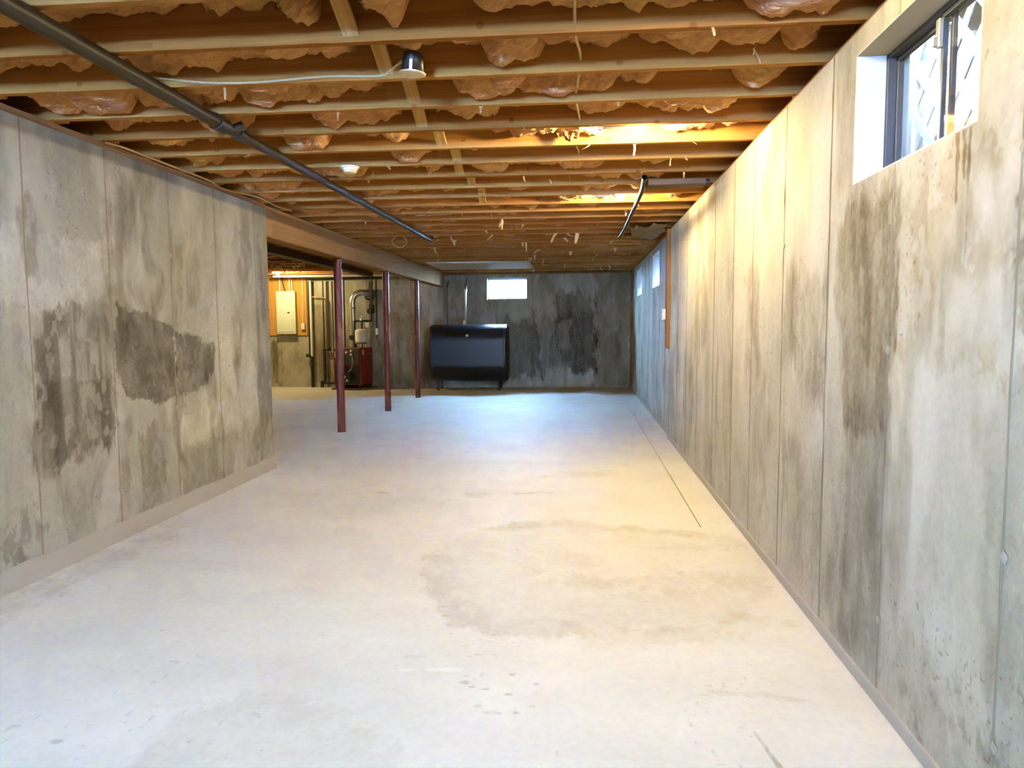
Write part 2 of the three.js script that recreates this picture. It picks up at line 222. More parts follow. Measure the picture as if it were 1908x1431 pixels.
const wallLeft = group('wall_left'); wallLeft.rotation.y = Math.PI / 2; wallLeft.position.x = XL;
struct(wallLeft, 'stained concrete wall ending at the open utility area');
mesh('wall_section', wallGeo(1.5, 6.11, 0, TOP, T).translate(0, 0, -T), concreteMat(surfL, 0.004), wallLeft);
mesh('wall_section', wallGeo(-ZB, 1.5, 0, TOP, T).translate(0, 0, -T), plainConcrete, wallLeft);
for (const s of seamsL) { mesh('form_seam', seamGeo(s, 0.12, TOP - 0.01, s * 5, 1), seamMat, wallLeft); for (const y of [0.30, 0.70, 1.17, 1.75]) { if (noise(s * 43, y * 59) < 0.5) continue; const ty = y + 0.06 * (noise(y * 9, s * 5) - 0.5); mesh('tie_patch', ties[Math.floor(3 * noise(s * 13, y * 31)) % 3], patchMat, wallLeft, [s, ty, 0.002]); } }
{ // rough footing band along the base
  const n = 120, g = new THREE.BoxGeometry(4.62, 0.105, 0.03, n, 4, 1).translate(3.8, 0.052, 0.0), p = g.attributes.position;
  for (let i = 0; i < p.count; i++) { const y = p.getY(i); if (y > 0.09) p.setY(i, y + 0.022 * (fbm(p.getX(i) * 9, 3, 3) - 0.5)); p.setZ(i, p.getZ(i) + (p.getZ(i) > 0 ? 0.006 * (fbm(p.getX(i) * 12, y * 30, 2) - 0.5) - (y > 0.09 ? 0.012 : y < 0.03 ? -0.012 : 0) : 0)); }
  g.computeVertexNormals(); mesh('footing_strip', g, footMat, wallLeft);
}
const wallFar = group('wall_far'); struct(wallFar, 'dark stained far concrete wall behind the oil tank');
mesh('wall_section', wallGeo(XU - 0.1, XR2 + T, 0, TOP, T, [[-1.86, -1.04, 1.77, 2.205]]).translate(0, 0, -T), concreteMat(surfF), wallFar, [0, 0, ZF]);
for (const s of seamsF) mesh('form_seam', seamGeo(s, 0.02, s > -1.86 && s < -1.04 ? 1.7 : TOP - 0.01, s * 5 + 60, 1), seamMat, wallFar, [0, 0, ZF]);

const wallUtility = group('wall_utility'); struct(wallUtility, 'concrete wall at the far side of the utility area'); wallUtility.rotation.y = Math.PI / 2; wallUtility.position.x = XU;
mesh('wall_section', wallGeo(-ZB, -ZF, 0, TOP, T).translate(0, 0, -T), plainConcrete, wallUtility);
const wallBack = group('wall_back'); struct(wallBack, 'concrete wall behind the viewer with an unseen glazed door');
const UNSEEN_DOOR = [-1.45, -0.55, 0.02, 2.08];
mesh('wall_section', wallGeo(XU - 0.25, XR + T, 0, TOP, T, [UNSEEN_DOOR]), plainConcrete, wallBack, [0, 0, ZB]);

// ------------------------------------------------------------------ floor
const floorStains = [
  stain([[-0.85, 3.65], [-0.80, 3.95], [-0.73, 4.14], [-0.55, 4.36], [-0.41, 4.48], [-0.07, 4.54], [0.3, 4.45], [0.56, 4.38], [0.97, 4.27], [0.99, 3.6], [0.9, 3.39], [0.72, 3.05], [0.37, 2.88], [0.05, 2.85], [-0.28, 2.78], [-0.51, 2.86], [-0.68, 3.14], [-0.74, 3.4]], [0.87, 0.86, 0.82], { soft: 0.035, rag: 0.055, patch: 0.35 }),
  stain([[-0.62, 4.28], [-0.41, 4.5], [-0.07, 4.57], [0.4, 4.42], [0.75, 4.32], [0.75, 4.2], [0.3, 4.3], [-0.07, 4.42], [-0.38, 4.34]], [0.88, 0.86, 0.78], { soft: 0.03, rag: 0.05, patch: 0.4 }),
  stain([[-0.3, 3.62], [0.3, 3.55], [0.85, 3.6], [0.9, 3.4], [0.3, 3.33], [-0.2, 3.38]], [0.92, 0.90, 0.84], { soft: 0.05, rag: 0.08, patch: 0.5 }),
  stain([[-0.05, 3.95], [0.9, 4.0], [0.9, 3.7], [0.2, 3.66]], [1.10, 1.09, 1.06], { soft: 0.06, rag: 0.08, patch: 0.5 }),
  stain([[-0.84, 3.7], [-0.74, 3.45], [-0.66, 3.14], [-0.5, 2.87], [-0.3, 2.8], [0.05, 2.86], [0.0, 2.98], [-0.35, 2.95], [-0.55, 3.2], [-0.68, 3.6], [-0.72, 3.9]], [0.90, 0.89, 0.88], { soft: 0.03, rag: 0.06, patch: 0.4 }),
  stain([[-0.05, 2.88], [0.3, 2.92], [0.75, 3.1], [0.9, 3.0], [0.5, 2.8], [0.1, 2.74]], [0.90, 0.87, 0.78], { soft: 0.04, rag: 0.08, patch: 0.4 }),
  stain([[-1.3, 1.7], [-1.3, 2.12], [-1.14, 2.24], [-0.96, 2.28], [-0.76, 2.17], [-0.63, 2.09], [-0.5, 1.9], [-0.5, 1.5]], [0.88, 0.87, 0.85], { soft: 0.03, rag: 0.05, patch: 0.35 }),
  stain([[-0.68, 2.48], [-0.55, 2.51], [-0.4, 2.53], [-0.42, 2.5], [-0.55, 2.475]], [1.13, 1.14, 1.16], { soft: 0.012, rag: 0.02, patch: 0.3 }),
  stain([[-0.67, 2.57], [-0.57, 2.59], [-0.57, 2.61], [-0.66, 2.6]], [0.86, 0.87, 0.9], { soft: 0.01, rag: 0.012, patch: 0.3 }),
  stain([[0.42, 2.42], [0.62, 2.44], [0.75, 2.38], [0.5, 2.4]], [0.80, 0.79, 0.74], { soft: 0.012, rag: 0.03, patch: 0.5 }),
  stain([[-1.53, 5.2], [-1.44, 5.2], [-1.44, 5.26], [-1.53, 5.26]], [0.80, 0.8, 0.78], { soft: 0.01, rag: 0.02, patch: 0.3 }),
  stain([[-0.85, 5.13], [-0.68, 5.13], [-0.68, 5.28], [-0.85, 5.28]], [0.84, 0.83, 0.8], { soft: 0.03, rag: 0.05, patch: 0.4 }),
  stain([[-0.48, 5.24], [-0.2, 5.28], [-0.2, 5.34], [-0.48, 5.3]], [0.78, 0.76, 0.7], { soft: 0.012, rag: 0.03, patch: 0.6 }),
  stain([[-0.35, 5.8], [0.3, 5.9], [0.3, 6.2], [-0.2, 6.1]], [0.90, 0.87, 0.80], { soft: 0.03, rag: 0.08, patch: 0.6 }),
  stain([[-2.7, 2.5], [-2.5, 2.5], [-2.4, 4.0], [-2.68, 4.4]], [0.82, 0.79, 0.74], { soft: 0.06, rag: 0.12, patch: 0.5 }),
  stain([[-2.0, 4.4], [-1.2, 4.4], [-1.1, 5.4], [-2.0, 5.4]], [0.93, 0.93, 0.92], { soft: 0.08, rag: 0.2, patch: 0.5 }),
];
{ const r = rng(5); for (const [x, z, w] of [[-0.4, 2.41, 0.02], [-0.37, 2.38, 0.008], [-0.32, 2.37, 0.014], [-0.24, 2.48, 0.012], [-0.24, 2.34, 0.01], [-0.33, 2.26, 0.014], [-0.285, 2.22, 0.02], [-0.255, 2.22, 0.012], [-0.2, 2.225, 0.012], [-0.15, 2.42, 0.01], [-0.15, 2.36, 0.008], [-0.15, 2.27, 0.012], [-0.15, 2.57, 0.012], [-1.04, 2.75, 0.012], [-1.35, 3.01, 0.01], [-1.72, 2.74, 0.012], [-1.58, 1.95, 0.025], [0.25, 2.9, 0.008], [0.5, 2.2, 0.01]]) { const p = []; for (let i = 0; i < 6; i++) p.push([x + Math.cos(i) * w * (0.5 + r()), z + Math.sin(i) * w * (0.4 + 0.5 * r())]); floorStains.push(stain(p, [0.70, 0.69, 0.66], { soft: 0.006, rag: 0.006, patch: 0.4 })); }
  floorStains.push(stain([[0.532, 2.18], [0.54, 2.18], [0.572, 2.0], [0.56, 2.0]], [0.55, 0.54, 0.52], { soft: 0.004, rag: 0.006, patch: 0.5 })); }
const FLOOR = [0.70, 0.695, 0.65];
function floorColor(x, z, c) {
  const big = fbm(x * 0.7 + 50, z * 0.5, 3), mid = fbm(x * 3 + 9, z * 2.2, 4), swirl = fbm(x * 1.6 + 2.5 * noise(x * 0.8, z * 0.8), z * 4.5, 3), fine = fbm(x * 55, z * 55, 3);
  const k = 0.86 + 0.12 * big + 0.12 * (mid - 0.5) + 0.12 * (swirl - 0.5) + 0.10 * fine, w = fbm(x * 1.2 + 20, z * 1.2, 3) - 0.5;
  let r = FLOOR[0] * k * (1 + 0.05 * w), g = FLOOR[1] * k, b = FLOOR[2] * k * (1 - 0.08 * w);
  const dust = smooth(0.62, 0.8, fbm(x * 4 + 70, z * 4, 4)) * 0.25; r += dust * (0.78 - r); g += dust * (0.76 - g); b += dust * (0.73 - b);
  for (const st of floorStains) { const m = stainAt(st, x, z); if (m > 0) { r *= 1 + m * (st.mul[0] - 1); g *= 1 + m * (st.mul[1] - 1); b *= 1 + m * (st.mul[2] - 1); } }
  const d = 0.16 * smooth(0.88, 0.95, noise(x * 46, z * 46)) * smooth(0.56, 0.7, fbm(x * 2, z * 2 + 30, 2));
  c[0] = r * (1 - d); c[1] = g * (1 - d); c[2] = b * (1 - d);
}
const floorBump = (x, z) => 0.5 * fbm(x * 6, z * 6, 3) + 0.5 * fbm(x * 40, z * 40, 2);
const floor = group('floor'); struct(floor, 'pale trowelled concrete slab floor with damp marks');
const slabTex = (x0, x1, z0, z1, w, h, bump) => concreteMat(surface(x0, x1, z0, z1, w, h, floorColor, bump ? floorBump : null), 0.0025, 0.68);
function slab(x0, x1, d0, d1, mat) {   // d = distance ahead of the viewer
  const g = new THREE.BoxGeometry(x1 - x0, 0.1, d1 - d0).translate((x0 + x1) / 2, -0.05, -(d0 + d1) / 2), p = g.attributes.position, uv = g.attributes.uv;
  for (let i = 0; i < p.count; i++) uv.setXY(i, p.getX(i), -p.getZ(i));
  mesh('slab', g, mat, floor);
}
const fNear = slabTex(-3.0, 1.05, 1.2, 4.45, 1800, 1500, true), fMid = slabTex(-3.0, 1.05, 4.45, 14.6, 1100, 1400, true), fUtil = slabTex(-6.9, -3.0, 4.45, 14.6, 640, 900, false), fBack = slabTex(-6.9, 1.05, -2.5, 4.45, 700, 600, false);
slab(-3.0, XR + 0.02, 1.2, 4.45, fNear); slab(-3.0, 0.745, 4.45, 11.62, fMid); slab(0.752, XR2 + 0.02, 4.45, 11.62, fMid);
slab(-3.0, XR2 + 0.02, 11.645, 14.55, fMid); slab(-6.85, -3.0, 4.45, 14.55, fUtil); slab(-6.85, -3.0, -2.45, 4.45, fBack); slab(-3.0, XR + 0.02, -2.45, 1.2, fBack);
mesh('gravel_bed', new THREE.BoxGeometry(8.4, 0.05, 17.6).translate(-2.9, -0.13, -6.05), M([0.16, 0.15, 0.13], 0.95), floor);

// ------------------------------------------------------------------ timber
function woodTex(base, dark, seed, W = 1024, H = 512, sx = 2.4, sy = 0.6) {
  return surface(0, sx, 0, sy, W, H, (x, y, c) => {
    const warp = 0.04 * fbm(x * 1.2 + seed, y * 3, 2), ring = fbm(x * 0.8 + seed, (y + warp) * 42, 3), fib = fbm(x * 6, y * 190 + seed, 2), blot = fbm(x * 2.2 + seed, y * 5, 3);
    let t = clamp(0.9 * smooth(0.35, 0.75, ring) * 0.55 + 0.35 * fib + 0.35 * (blot - 0.4)); const kx = ((x * 1.3 + seed * 0.37) % 1 + 1) % 1 - 0.5, ky = (y * 4.1 + VAL[Math.floor(x * 1.3 + seed * 0.37) & 511]) % 1 - 0.5, kn = 1 - smooth(0.010, 0.022, Math.hypot(kx / 1.3, ky / 4.1));
    t = Math.max(t, kn * 0.95);
    for (let q = 0; q < 3; q++) c[q] = base[q] + (dark[q] - base[q]) * t;
  }, null);
}
function wood(base, dark, seed) { const s = woodTex(base, dark, seed); s.map.wrapS = s.map.wrapT = THREE.RepeatWrapping; return new THREE.MeshPhysicalMaterial({ map: s.map, roughness: 1, specularIntensity: 0 }); }
const joistMats = [wood([0.52, 0.265, 0.085], [0.32, 0.135, 0.036], 1), wood([0.47, 0.225, 0.07], [0.28, 0.11, 0.03], 5), wood([0.55, 0.295, 0.105], [0.34, 0.15, 0.045], 9)];
const beamMat = wood([0.44, 0.28, 0.155], [0.28, 0.165, 0.085], 14), darkWood = wood([0.36, 0.21, 0.10], [0.2, 0.10, 0.045], 19), braceMat = wood([0.64, 0.45, 0.23], [0.44, 0.26, 0.11], 27), orangeWood = wood([0.55, 0.31, 0.09], [0.40, 0.19, 0.04], 31), stripWood = wood([0.32, 0.18, 0.075], [0.22, 0.11, 0.04], 33);
const ceiling = group('ceiling'); struct(ceiling, 'open joist ceiling of bare timber');
const plyMat = wood([0.45, 0.28, 0.14], [0.3, 0.17, 0.07], 37);
mesh('subfloor', metreUV(new THREE.BoxGeometry(XR + T - XU + 0.25, 0.03, ZB - ZF + 0.5).translate((XR + XU) / 2, JT + 0.015, (ZB + ZF) / 2)), plyMat, ceiling);
const jh = JT - JB, gR = [0, 1, 2].map(i => metreUV(bx(4.05, jh, 0.038, 0, 0, 0, 0.003), 'x', i * 0.7, i * 0.21)), gL = [0, 1, 2].map(i => metreUV(bx(4.2, jh, 0.038, 0, 0, 0, 0.003), 'x', i * 0.6, i * 0.17));
const NJ = 28;
for (let k = -12; k <= NJ; k++) {
  const a = (k * 7 + 70) % 3, b = (k * 5 + 61) % 3;
  mesh('joist', gR[a], joistMats[b], ceiling, [-0.935, (JB + JT) / 2, jz(k) - 0.019]);
  mesh('joist', gL[b], joistMats[a], ceiling, [-4.75, (JB + JT) / 2, jz(k) - 0.058]);
}
// cross bridging between the nearest joists
for (let k = -1; k < 9; k++) {
  const z0 = jz(k) - 0.038, z1 = jz(k + 1), w = z0 - z1, h = jh - 0.05, L = Math.hypot(w, h), an = Math.atan2(h, w);
  const g = metreUV(bx(0.062, 0.019, L, 0, 0, 0, 0.002), 'z', k * 0.3, k * 0.11);
  const off = -0.86 + 0.03 * Math.sin(k * 2.1);
  mesh('bridging_brace', g, braceMat, ceiling, [off - 0.034, (JB + JT) / 2, (z0 + z1) / 2], [an, 0, 0]);
  mesh('bridging_brace', g, braceMat, ceiling, [off + 0.034, (JB + JT) / 2, (z0 + z1) / 2], [-an, 0, 0]);
}
// sill plates and rim boards
{
  const t1 = mesh('trim_1', metreUV(bx(0.15, JB - TOP, ZB - ZF, 0, 0, 0, 0.003), 'z'), darkWood, null, [XR + 0.10, (JB + TOP) / 2, (ZB + ZF) / 2]); struct(t1, 'dark timber sill plate along the right wall');
  const t2 = mesh('trim_2', metreUV(bx(0.2, JB - TOP, 6.11 + ZB, 0, 0, 0, 0.003), 'z'), darkWood, null, [XL - 0.105, (JB + TOP) / 2, (ZB - 6.11) / 2]); struct(t2, 'brown timber plate along the top of the left wall');
  const t3 = mesh('trim_3', metreUV(bx(XR - XU + 0.3, JB - TOP, 0.15, 0, 0, 0, 0.003), 'x'), darkWood, null, [(XR + XU) / 2, (JB + TOP) / 2, ZF - 0.11]); struct(t3, 'timber sill plate on the far wall');
  const t4 = mesh('trim_4', metreUV(bx(0.038, JT - TOP, ZB - ZF + 0.4, 0, 0, 0, 0.003), 'z'), darkWood, null, [XR + 0.16, (JT + TOP) / 2, (ZB + ZF) / 2]); struct(t4, 'rim board above the right wall');
  const t5 = mesh('trim_5', metreUV(bx(XR - XU + 0.3, JT - TOP, 0.038, 0, 0, 0, 0.003), 'x'), darkWood, null, [(XR + XU) / 2, (JT + TOP) / 2, ZF - 0.17]); struct(t5, 'rim board above the far wall');
  const t6 = mesh('trim_6', metreUV(bx(0.038, JT - TOP, ZB - ZF + 0.4, 0, 0, 0, 0.003), 'z'), darkWood, null, [XU - 0.08, (JT + TOP) / 2, (ZB + ZF) / 2]); struct(t6, 'rim board above the utility wall');
  const t7 = mesh('trim_7', metreUV(bx(XR - XU + 0.3, JT - TOP, 0.038, 0, 0, 0, 0.003), 'x'), darkWood, null, [(XR + XU) / 2, (JT + TOP) / 2, ZB + 0.1]); struct(t7, 'rim board above the back wall');
}

// ------------------------------------------------------------------ windows and unseen door
const alu = M([0.10, 0.12, 0.16], 0.4, 0.6), aluLight = M([0.55, 0.58, 0.62], 0.35, 0.7), buckMat = M([0.50, 0.52, 0.56], 0.6), latchMat = M([0.5, 0.52, 0.55], 0.4, 0.6);
const glass = new THREE.MeshPhysicalMaterial({ color: 0xffffff, transmission: 1, thickness: 0, roughness: 0.02, ior: 1.5 });
/* in a frame whose x runs along the wall, y up and z out of the room; inner wall face at z = 0 */
function windowIn(g, a, b, y0, y1, setback, wallT, detailed) {
  const t = 0.005, W = b - a, H = y1 - y0, cx = (a + b) / 2, cy = (y0 + y1) / 2;
  mesh('reveal', bx(t, H, wallT, a + t / 2, cy, wallT / 2, 0), buckMat, g); mesh('reveal', bx(t, H, wallT, b - t / 2, cy, wallT / 2, 0), buckMat, g);
  mesh('reveal', bx(W - 2 * t, t, wallT, cx, y1 - t / 2, wallT / 2, 0), buckMat, g); mesh('sill', bx(W - 2 * t, t, wallT, cx, y0 + t / 2, wallT / 2, 0), buckMat, g);
  const f = 0.016, d = 0.055, z = setback + d / 2, A = a + t, B = b - t, Y0 = y0 + t, Y1 = y1 - t;
  const fr = mesh('frame', merge([bx(f, Y1 - Y0, d, A + f / 2, cy, z, 0.002), bx(f, Y1 - Y0, d, B - f / 2, cy, z, 0.002), bx(B - A, f, d, cx, Y1 - f / 2, z, 0.002), bx(B - A, f, d, cx, Y0 + f / 2, z, 0.002)]), alu, g);
  const m = cx + 0.015, r = 0.014;
  for (const [p, q, dz] of [[A + f, m + 0.012, 0.014], [m - 0.012, B - f, 0.036]]) {
    const sash = mesh('sash', merge([bx(r, Y1 - Y0 - 2 * f, 0.016, p + r / 2, cy, setback + dz, 0.002), bx(r, Y1 - Y0 - 2 * f, 0.016, q - r / 2, cy, setback + dz, 0.002), bx(q - p, r, 0.016, (p + q) / 2, Y1 - f - r / 2, setback + dz, 0.002), bx(q - p, r, 0.016, (p + q) / 2, Y0 + f + r / 2, setback + dz, 0.002)]), detailed ? alu : aluLight, g);
    mesh('pane', new THREE.BoxGeometry(q - p - 2 * r, Y1 - Y0 - 2 * f - 2 * r, 0.003).translate((p + q) / 2, cy, setback + dz), glass, sash);
  }
  if (detailed) mesh('latch', merge([bx(0.022, 0.085, 0.014, m + 0.004, Y1 - 0.075, setback - 0.002, 0.003), bx(0.012, 0.03, 0.022, m + 0.004, Y1 - 0.10, setback - 0.012, 0.003)]), latchMat, g);
}
winR.forEach((w, i) => { const g = group('window_' + (i + 1)); g.rotation.y = Math.PI / 2; g.position.x = i ? XR2 : XR; struct(g, ['sliding basement window nearest the viewer in the right wall', 'middle basement window of the right wall', 'farthest basement window of the right wall'][i]); windowIn(g, w[0], w[1], WIN_Y0, WIN_Y1, 0.10, TR, i === 0); });
{ const g = group('window_4'); g.rotation.y = Math.PI; g.position.z = ZF; struct(g, 'bright basement window in the far wall above the oil tank'); windowIn(g, 1.04, 1.86, 1.77, 2.205, 0.10, T, false); }
{
  const g = group('door_1'); g.position.z = ZB; struct(g, 'half-glazed door behind the viewer, out of view, lighting the near floor with daylight');  // out of view; placed so daylight reaches the near floor
  const [a, b, y0, y1] = UNSEEN_DOOR, cx = (a + b) / 2, f = 0.06, dm = M([0.75, 0.75, 0.74], 0.5), m = 1.4;
  mesh('frame', merge([bx(f, y1 - y0, 0.1, a + f / 2, (y0 + y1) / 2, 0.12), bx(f, y1 - y0, 0.1, b - f / 2, (y0 + y1) / 2, 0.12), bx(b - a, f, 0.1, cx, y1 - f / 2, 0.12), bx(b - a, f, 0.1, cx, y0 + f / 2, 0.12)]), dm, g);
  mesh('lower_panel', bx(b - a - 2 * f, m - y0 - f, 0.04, cx, (y0 + f + m) / 2, 0.12), dm, g);
  mesh('pane', new THREE.BoxGeometry(b - a - 2 * f, y1 - f - m, 0.005).translate(cx, (y1 - f + m) / 2, 0.12), glass, g);
}
// outdoors: raised ground by the windows, patio behind, and the lattice skirt beside the near window
const soil = M([0.07, 0.075, 0.05], 0.95), paving = M([0.10, 0.10, 0.09], 0.95);
{
  const g = group('ground_outside'); struct(g, 'ground outside the basement walls');
  mesh('bank', new THREE.BoxGeometry(12, 1.7, 24).translate(XR2 + TR + 0.01 + 6, 0.81, -8), soil, g);
  mesh('bank', new THREE.BoxGeometry(22, 1.7, 12).translate(-6, 0.81, ZF - T - 0.02 - 6), soil, g);
  mesh('patio', new THREE.BoxGeometry(22, 0.1, 14).translate(-4, -0.06, ZB + T + 7), paving, g);
}
const white = M([0.82, 0.82, 0.80], 0.6);
function unseen_shade_deck(x, zc, len, label, inner) {   // unseen platform shading the windows; the narrow slot at the house lets daylight down
  const t = thing('unseen_shade_deck', label, 'unseen_shade_deck', [x, 1.655, zc], 0), dk = M([0.34, 0.27, 0.20], 0.85);
  for (let i = 0; i < 18; i++) mesh('deck_board', new THREE.BoxGeometry(0.141, 0.03, len), dk, t, [0.07 + i * 0.141, 1.24, 0]);
  for (const z of [-1, 1]) mesh('skirt', new THREE.BoxGeometry(2.54, 1.22, 0.02), dk, t, [1.27, 0.61, z * (len / 2 - 0.01)]);
  mesh('skirt', new THREE.BoxGeometry(0.02, 1.22, len - 0.04), dk, t, [2.53, 0.61, 0]);
  if (inner) mesh('added_white_board', new THREE.BoxGeometry(0.02, 1.15, len - 0.06), white, t, [0.12, 0.58, 0]);  // white board added to bounce slot daylight into the far windows
}
unseen_shade_deck(1.184, -2.6, 3.6, 'unseen timber platform outside, shading the near window', false);
unseen_shade_deck(1.55, -11.1, 5.2, 'unseen timber platform outside, shading the two far windows of the right wall', true);
{
  const t = thing('lattice_panel', 'white diagonal lattice panel outside the near window', 'lattice', [1.37, 1.665, -2.55]);
  const h = 1.05, half = 0.62, st = 0.13;
  for (const s of [-1, 1]) for (let i = -12; i <= 12; i++) {
    const c = i * st * 1.4142; let lo = -1e9, hi = 1e9;   // z = c + s*y, clipped to the panel
    const y0 = Math.max(0, Math.min((-half - c) / s, (half - c) / s)), y1 = Math.min(h, Math.max((-half - c) / s, (half - c) / s));
    if (y1 - y0 < 0.05) continue; const L = (y1 - y0) * 1.4142;
    mesh('slat', new THREE.BoxGeometry(0.007, L, 0.038), white, t, [s * 0.004, (y0 + y1) / 2, c + s * (y0 + y1) / 2], [s * Math.PI / 4, 0, 0]);
  }
  mesh('panel_frame', merge([bx(0.03, h, 0.045, 0, h / 2, -half - 0.02), bx(0.03, h, 0.045, 0, h / 2, half + 0.02), bx(0.03, 0.045, 2 * half, 0, h + 0.02, 0)]), white, t);
  const p = mesh('fence_post', bx(0.10, 1.2, 0.10, 0, 0.6, 0, 0.006), white, null, [1.38, 1.655, -3.27]); add(p, 'white square post outside beside the lattice panel', 'post');
}

// ------------------------------------------------------------------ beam and posts
{
  const g = thing('support_beam', 'long built-up timber beam carried by the red steel posts', 'beam', [-2.825, 0, 0]);
  for (let i = 0; i < 3; i++) mesh('beam_ply', metreUV(bx(0.0565, 0.268, 8.45, 0, 0, 0, 0.004), 'z', i * 0.4, i * 0.2), beamMat, g, [(i - 1) * 0.0575, JB - 0.134, -6.07 - 8.45 / 2]);
}
const rustMat = (() => { const s = surface(0, 0.6, 0, 2.4, 192, 768, (x, y, c) => { const n = fbm(x * 10, y * 5, 4), f = fbm(x * 60, y * 50, 2), t = smooth(0.52, 0.72, n), k = 0.8 + 0.4 * f; c[0] = (0.15 + 0.12 * t) * k; c[1] = (0.026 + 0.055 * t) * k; c[2] = (0.016 + 0.014 * t) * k; }, null); s.map.wrapS = s.map.wrapT = THREE.RepeatWrapping; s.map.repeat.set(1, 1); s.map.offset.set(0, 0); return new THREE.MeshStandardMaterial({ map: s.map, roughness: 0.48, metalness: 0 }); })();
const footRust = M([0.09, 0.045, 0.03], 0.8), plateMat = M([0.16, 0.06, 0.04], 0.6, 0.3);
[[-2.825, -8.28, 'nearest of the three red steel posts under the beam', 0.047, 0.012], [-2.825, -10.38, 'middle red steel post under the beam with scuffed dark foot', 0.045, 0.07], [-2.825, -12.36, 'farthest of the three red steel posts under the beam', 0.044, 0.09]].forEach(([x, z, label, r, foot]) => {
  const p = thing('steel_post', label, 'post', [x, 0, z], 0, 'red steel posts under the beam'), h = JB - 0.268;
  mesh('shaft', cyl(r, r, h - 0.008 - foot, 0, foot + (h - 0.008 - foot) / 2, 0, 28), rustMat, p); mesh('foot', cyl(r + 0.001, r + 0.001, foot, 0, foot / 2, 0, 28), footRust, p); mesh('cap_plate', bx(0.15, 0.008, 0.2, 0, h - 0.004, 0, 0.002), plateMat, p);
});

// ------------------------------------------------------------------ insulation
const pinkMap = (() => { const s = surface(0, 1.2, 0, 1.2, 640, 640, (x, y, c) => { const a = fbm(x * 7, y * 7, 4), b = fbm(x * 3 + 20, y * 3, 3), f = fbm(x * 60 + 20 * noise(x * 9, y * 9), y * 60, 3), k = 0.80 + 0.34 * f; const t = smooth(0.40, 0.68, a), u = smooth(0.55, 0.72, b);
  c[0] = (0.66 - 0.10 * t) * k; c[1] = (0.385 - 0.09 * t + 0.07 * u) * k; c[2] = (0.215 - 0.04 * t) * k; }, (x, y) => fbm(x * 45 + 6 * noise(x * 7, y * 7), y * 45, 3), 1); for (const m of [s.map, s.bump]) { m.wrapS = m.wrapT = THREE.MirroredRepeatWrapping; } return s; })();
const pinkMat = new THREE.MeshStandardMaterial({ map: pinkMap.map, bumpMap: pinkMap.bump, bumpScale: 0.014, roughness: 1, side: THREE.DoubleSide });
const paperMats = [M([0.62, 0.47, 0.30], 0.85, 0, { side: THREE.DoubleSide }), M([0.70, 0.60, 0.46], 0.8, 0, { side: THREE.DoubleSide }), M([0.74, 0.70, 0.64], 0.7, 0, { side: THREE.DoubleSide })];
function battGeo(x0, x1, z0, z1, seed, res, sag) {       // a slack, puffy batt: pillows that meet in creases
  const r = rng(seed), L = x1 - x0, Wd = z0 - z1, nx = Math.max(8, Math.round(L / res)), nz = Math.max(5, Math.round(Wd / res)), cells = [];
  let x = x0 - 0.1; while (x < x1 + 0.2) { const w = 0.16 + 0.34 * r(); const two = r() < 0.4; cells.push([x + w / 2, z1 + Wd * (two ? 0.25 : 0.5) + 0.06 * (r() - 0.5), (0.12 + 0.88 * r()) * sag]); if (two) cells.push([x + w / 2 + 0.1 * (r() - 0.5), z1 + Wd * 0.78, (0.15 + 0.85 * r()) * sag]); x += w; }
  const pos = [], uv = [], idx = [], ox = r() * 5;
  for (let i = 0; i <= nx; i++) for (let j = 0; j <= nz; j++) {
    const X = x0 + L * i / nx, Z = z1 + Wd * j / nz, wx = X + 0.07 * (noise(X * 6 + seed, Z * 6) - 0.5) * 2, wz = Z + 0.05 * (noise(X * 6, Z * 6 + seed) - 0.5) * 2;
    let f1 = 9, f2 = 9, A = 0, A2 = 0; for (const c of cells) { const d = Math.hypot(wx - c[0], (wz - c[1]) * 0.8); if (d < f1) { f2 = f1; A2 = A; f1 = d; A = c[2]; } else if (d < f2) { f2 = d; A2 = c[2]; } }
    const e = clamp((f2 - f1) / 0.13), dome = Math.sqrt(1 - (1 - e) * (1 - e)), edge = Math.min(1, Math.min(Z - z1, z0 - Z) / 0.05), es = Math.sqrt(clamp(edge)), ends = smooth(0, 0.10, Math.min(X - x0, x1 - X));
    let y = JB + 0.165 - (A * dome + Math.min(A, A2) * 0.5 * (1 - dome)) * (0.35 + 0.65 * es) - 0.10 * (fbm(X * 9 + seed, Z * 9, 3) - 0.5) + 0.05 * Math.abs(fbm(X * 15 + seed, Z * 10, 3) - 0.5) - 0.035 * (fbm(X * 38, Z * 38 + seed, 3) - 0.5); y = Math.max(y, JB + 0.004);
    y = y + (JT - 0.02 - y) * (1 - ends) * 0.25;
    pos.push(X, Math.min(y, JT - 0.01), Z); uv.push(X + ox, Z + 0.6 * (y - JB));
  }
  for (let i = 0; i < nx; i++) for (let j = 0; j < nz; j++) { const a = i * (nz + 1) + j, b = a + nz + 1; idx.push(a, b, b + 1, a, b + 1, a + 1); }
  const ring = []; for (let i = 0; i <= nx; i++) ring.push(i * (nz + 1)); for (let j = 1; j <= nz; j++) ring.push(nx * (nz + 1) + j); for (let i = nx - 1; i >= 0; i--) ring.push(i * (nz + 1) + nz); for (let j = nz - 1; j > 0; j--) ring.push(j);
  const base = pos.length / 3; for (const k of ring) { pos.push(pos[3 * k], JT - 0.002, pos[3 * k + 2]); uv.push(uv[2 * k], uv[2 * k + 1] + 0.2); }
  for (let k = 0; k < ring.length; k++) { const n = (k + 1) % ring.length; idx.push(ring[k], base + k, base + n, ring[k], base + n, ring[n]); }
  const g = new THREE.BufferGeometry(); g.setAttribute('position', new THREE.Float32BufferAttribute(pos, 3)); g.setAttribute('uv', new THREE.Float32BufferAttribute(uv, 2)); g.setIndex(idx); g.computeVertexNormals(); return g;
}
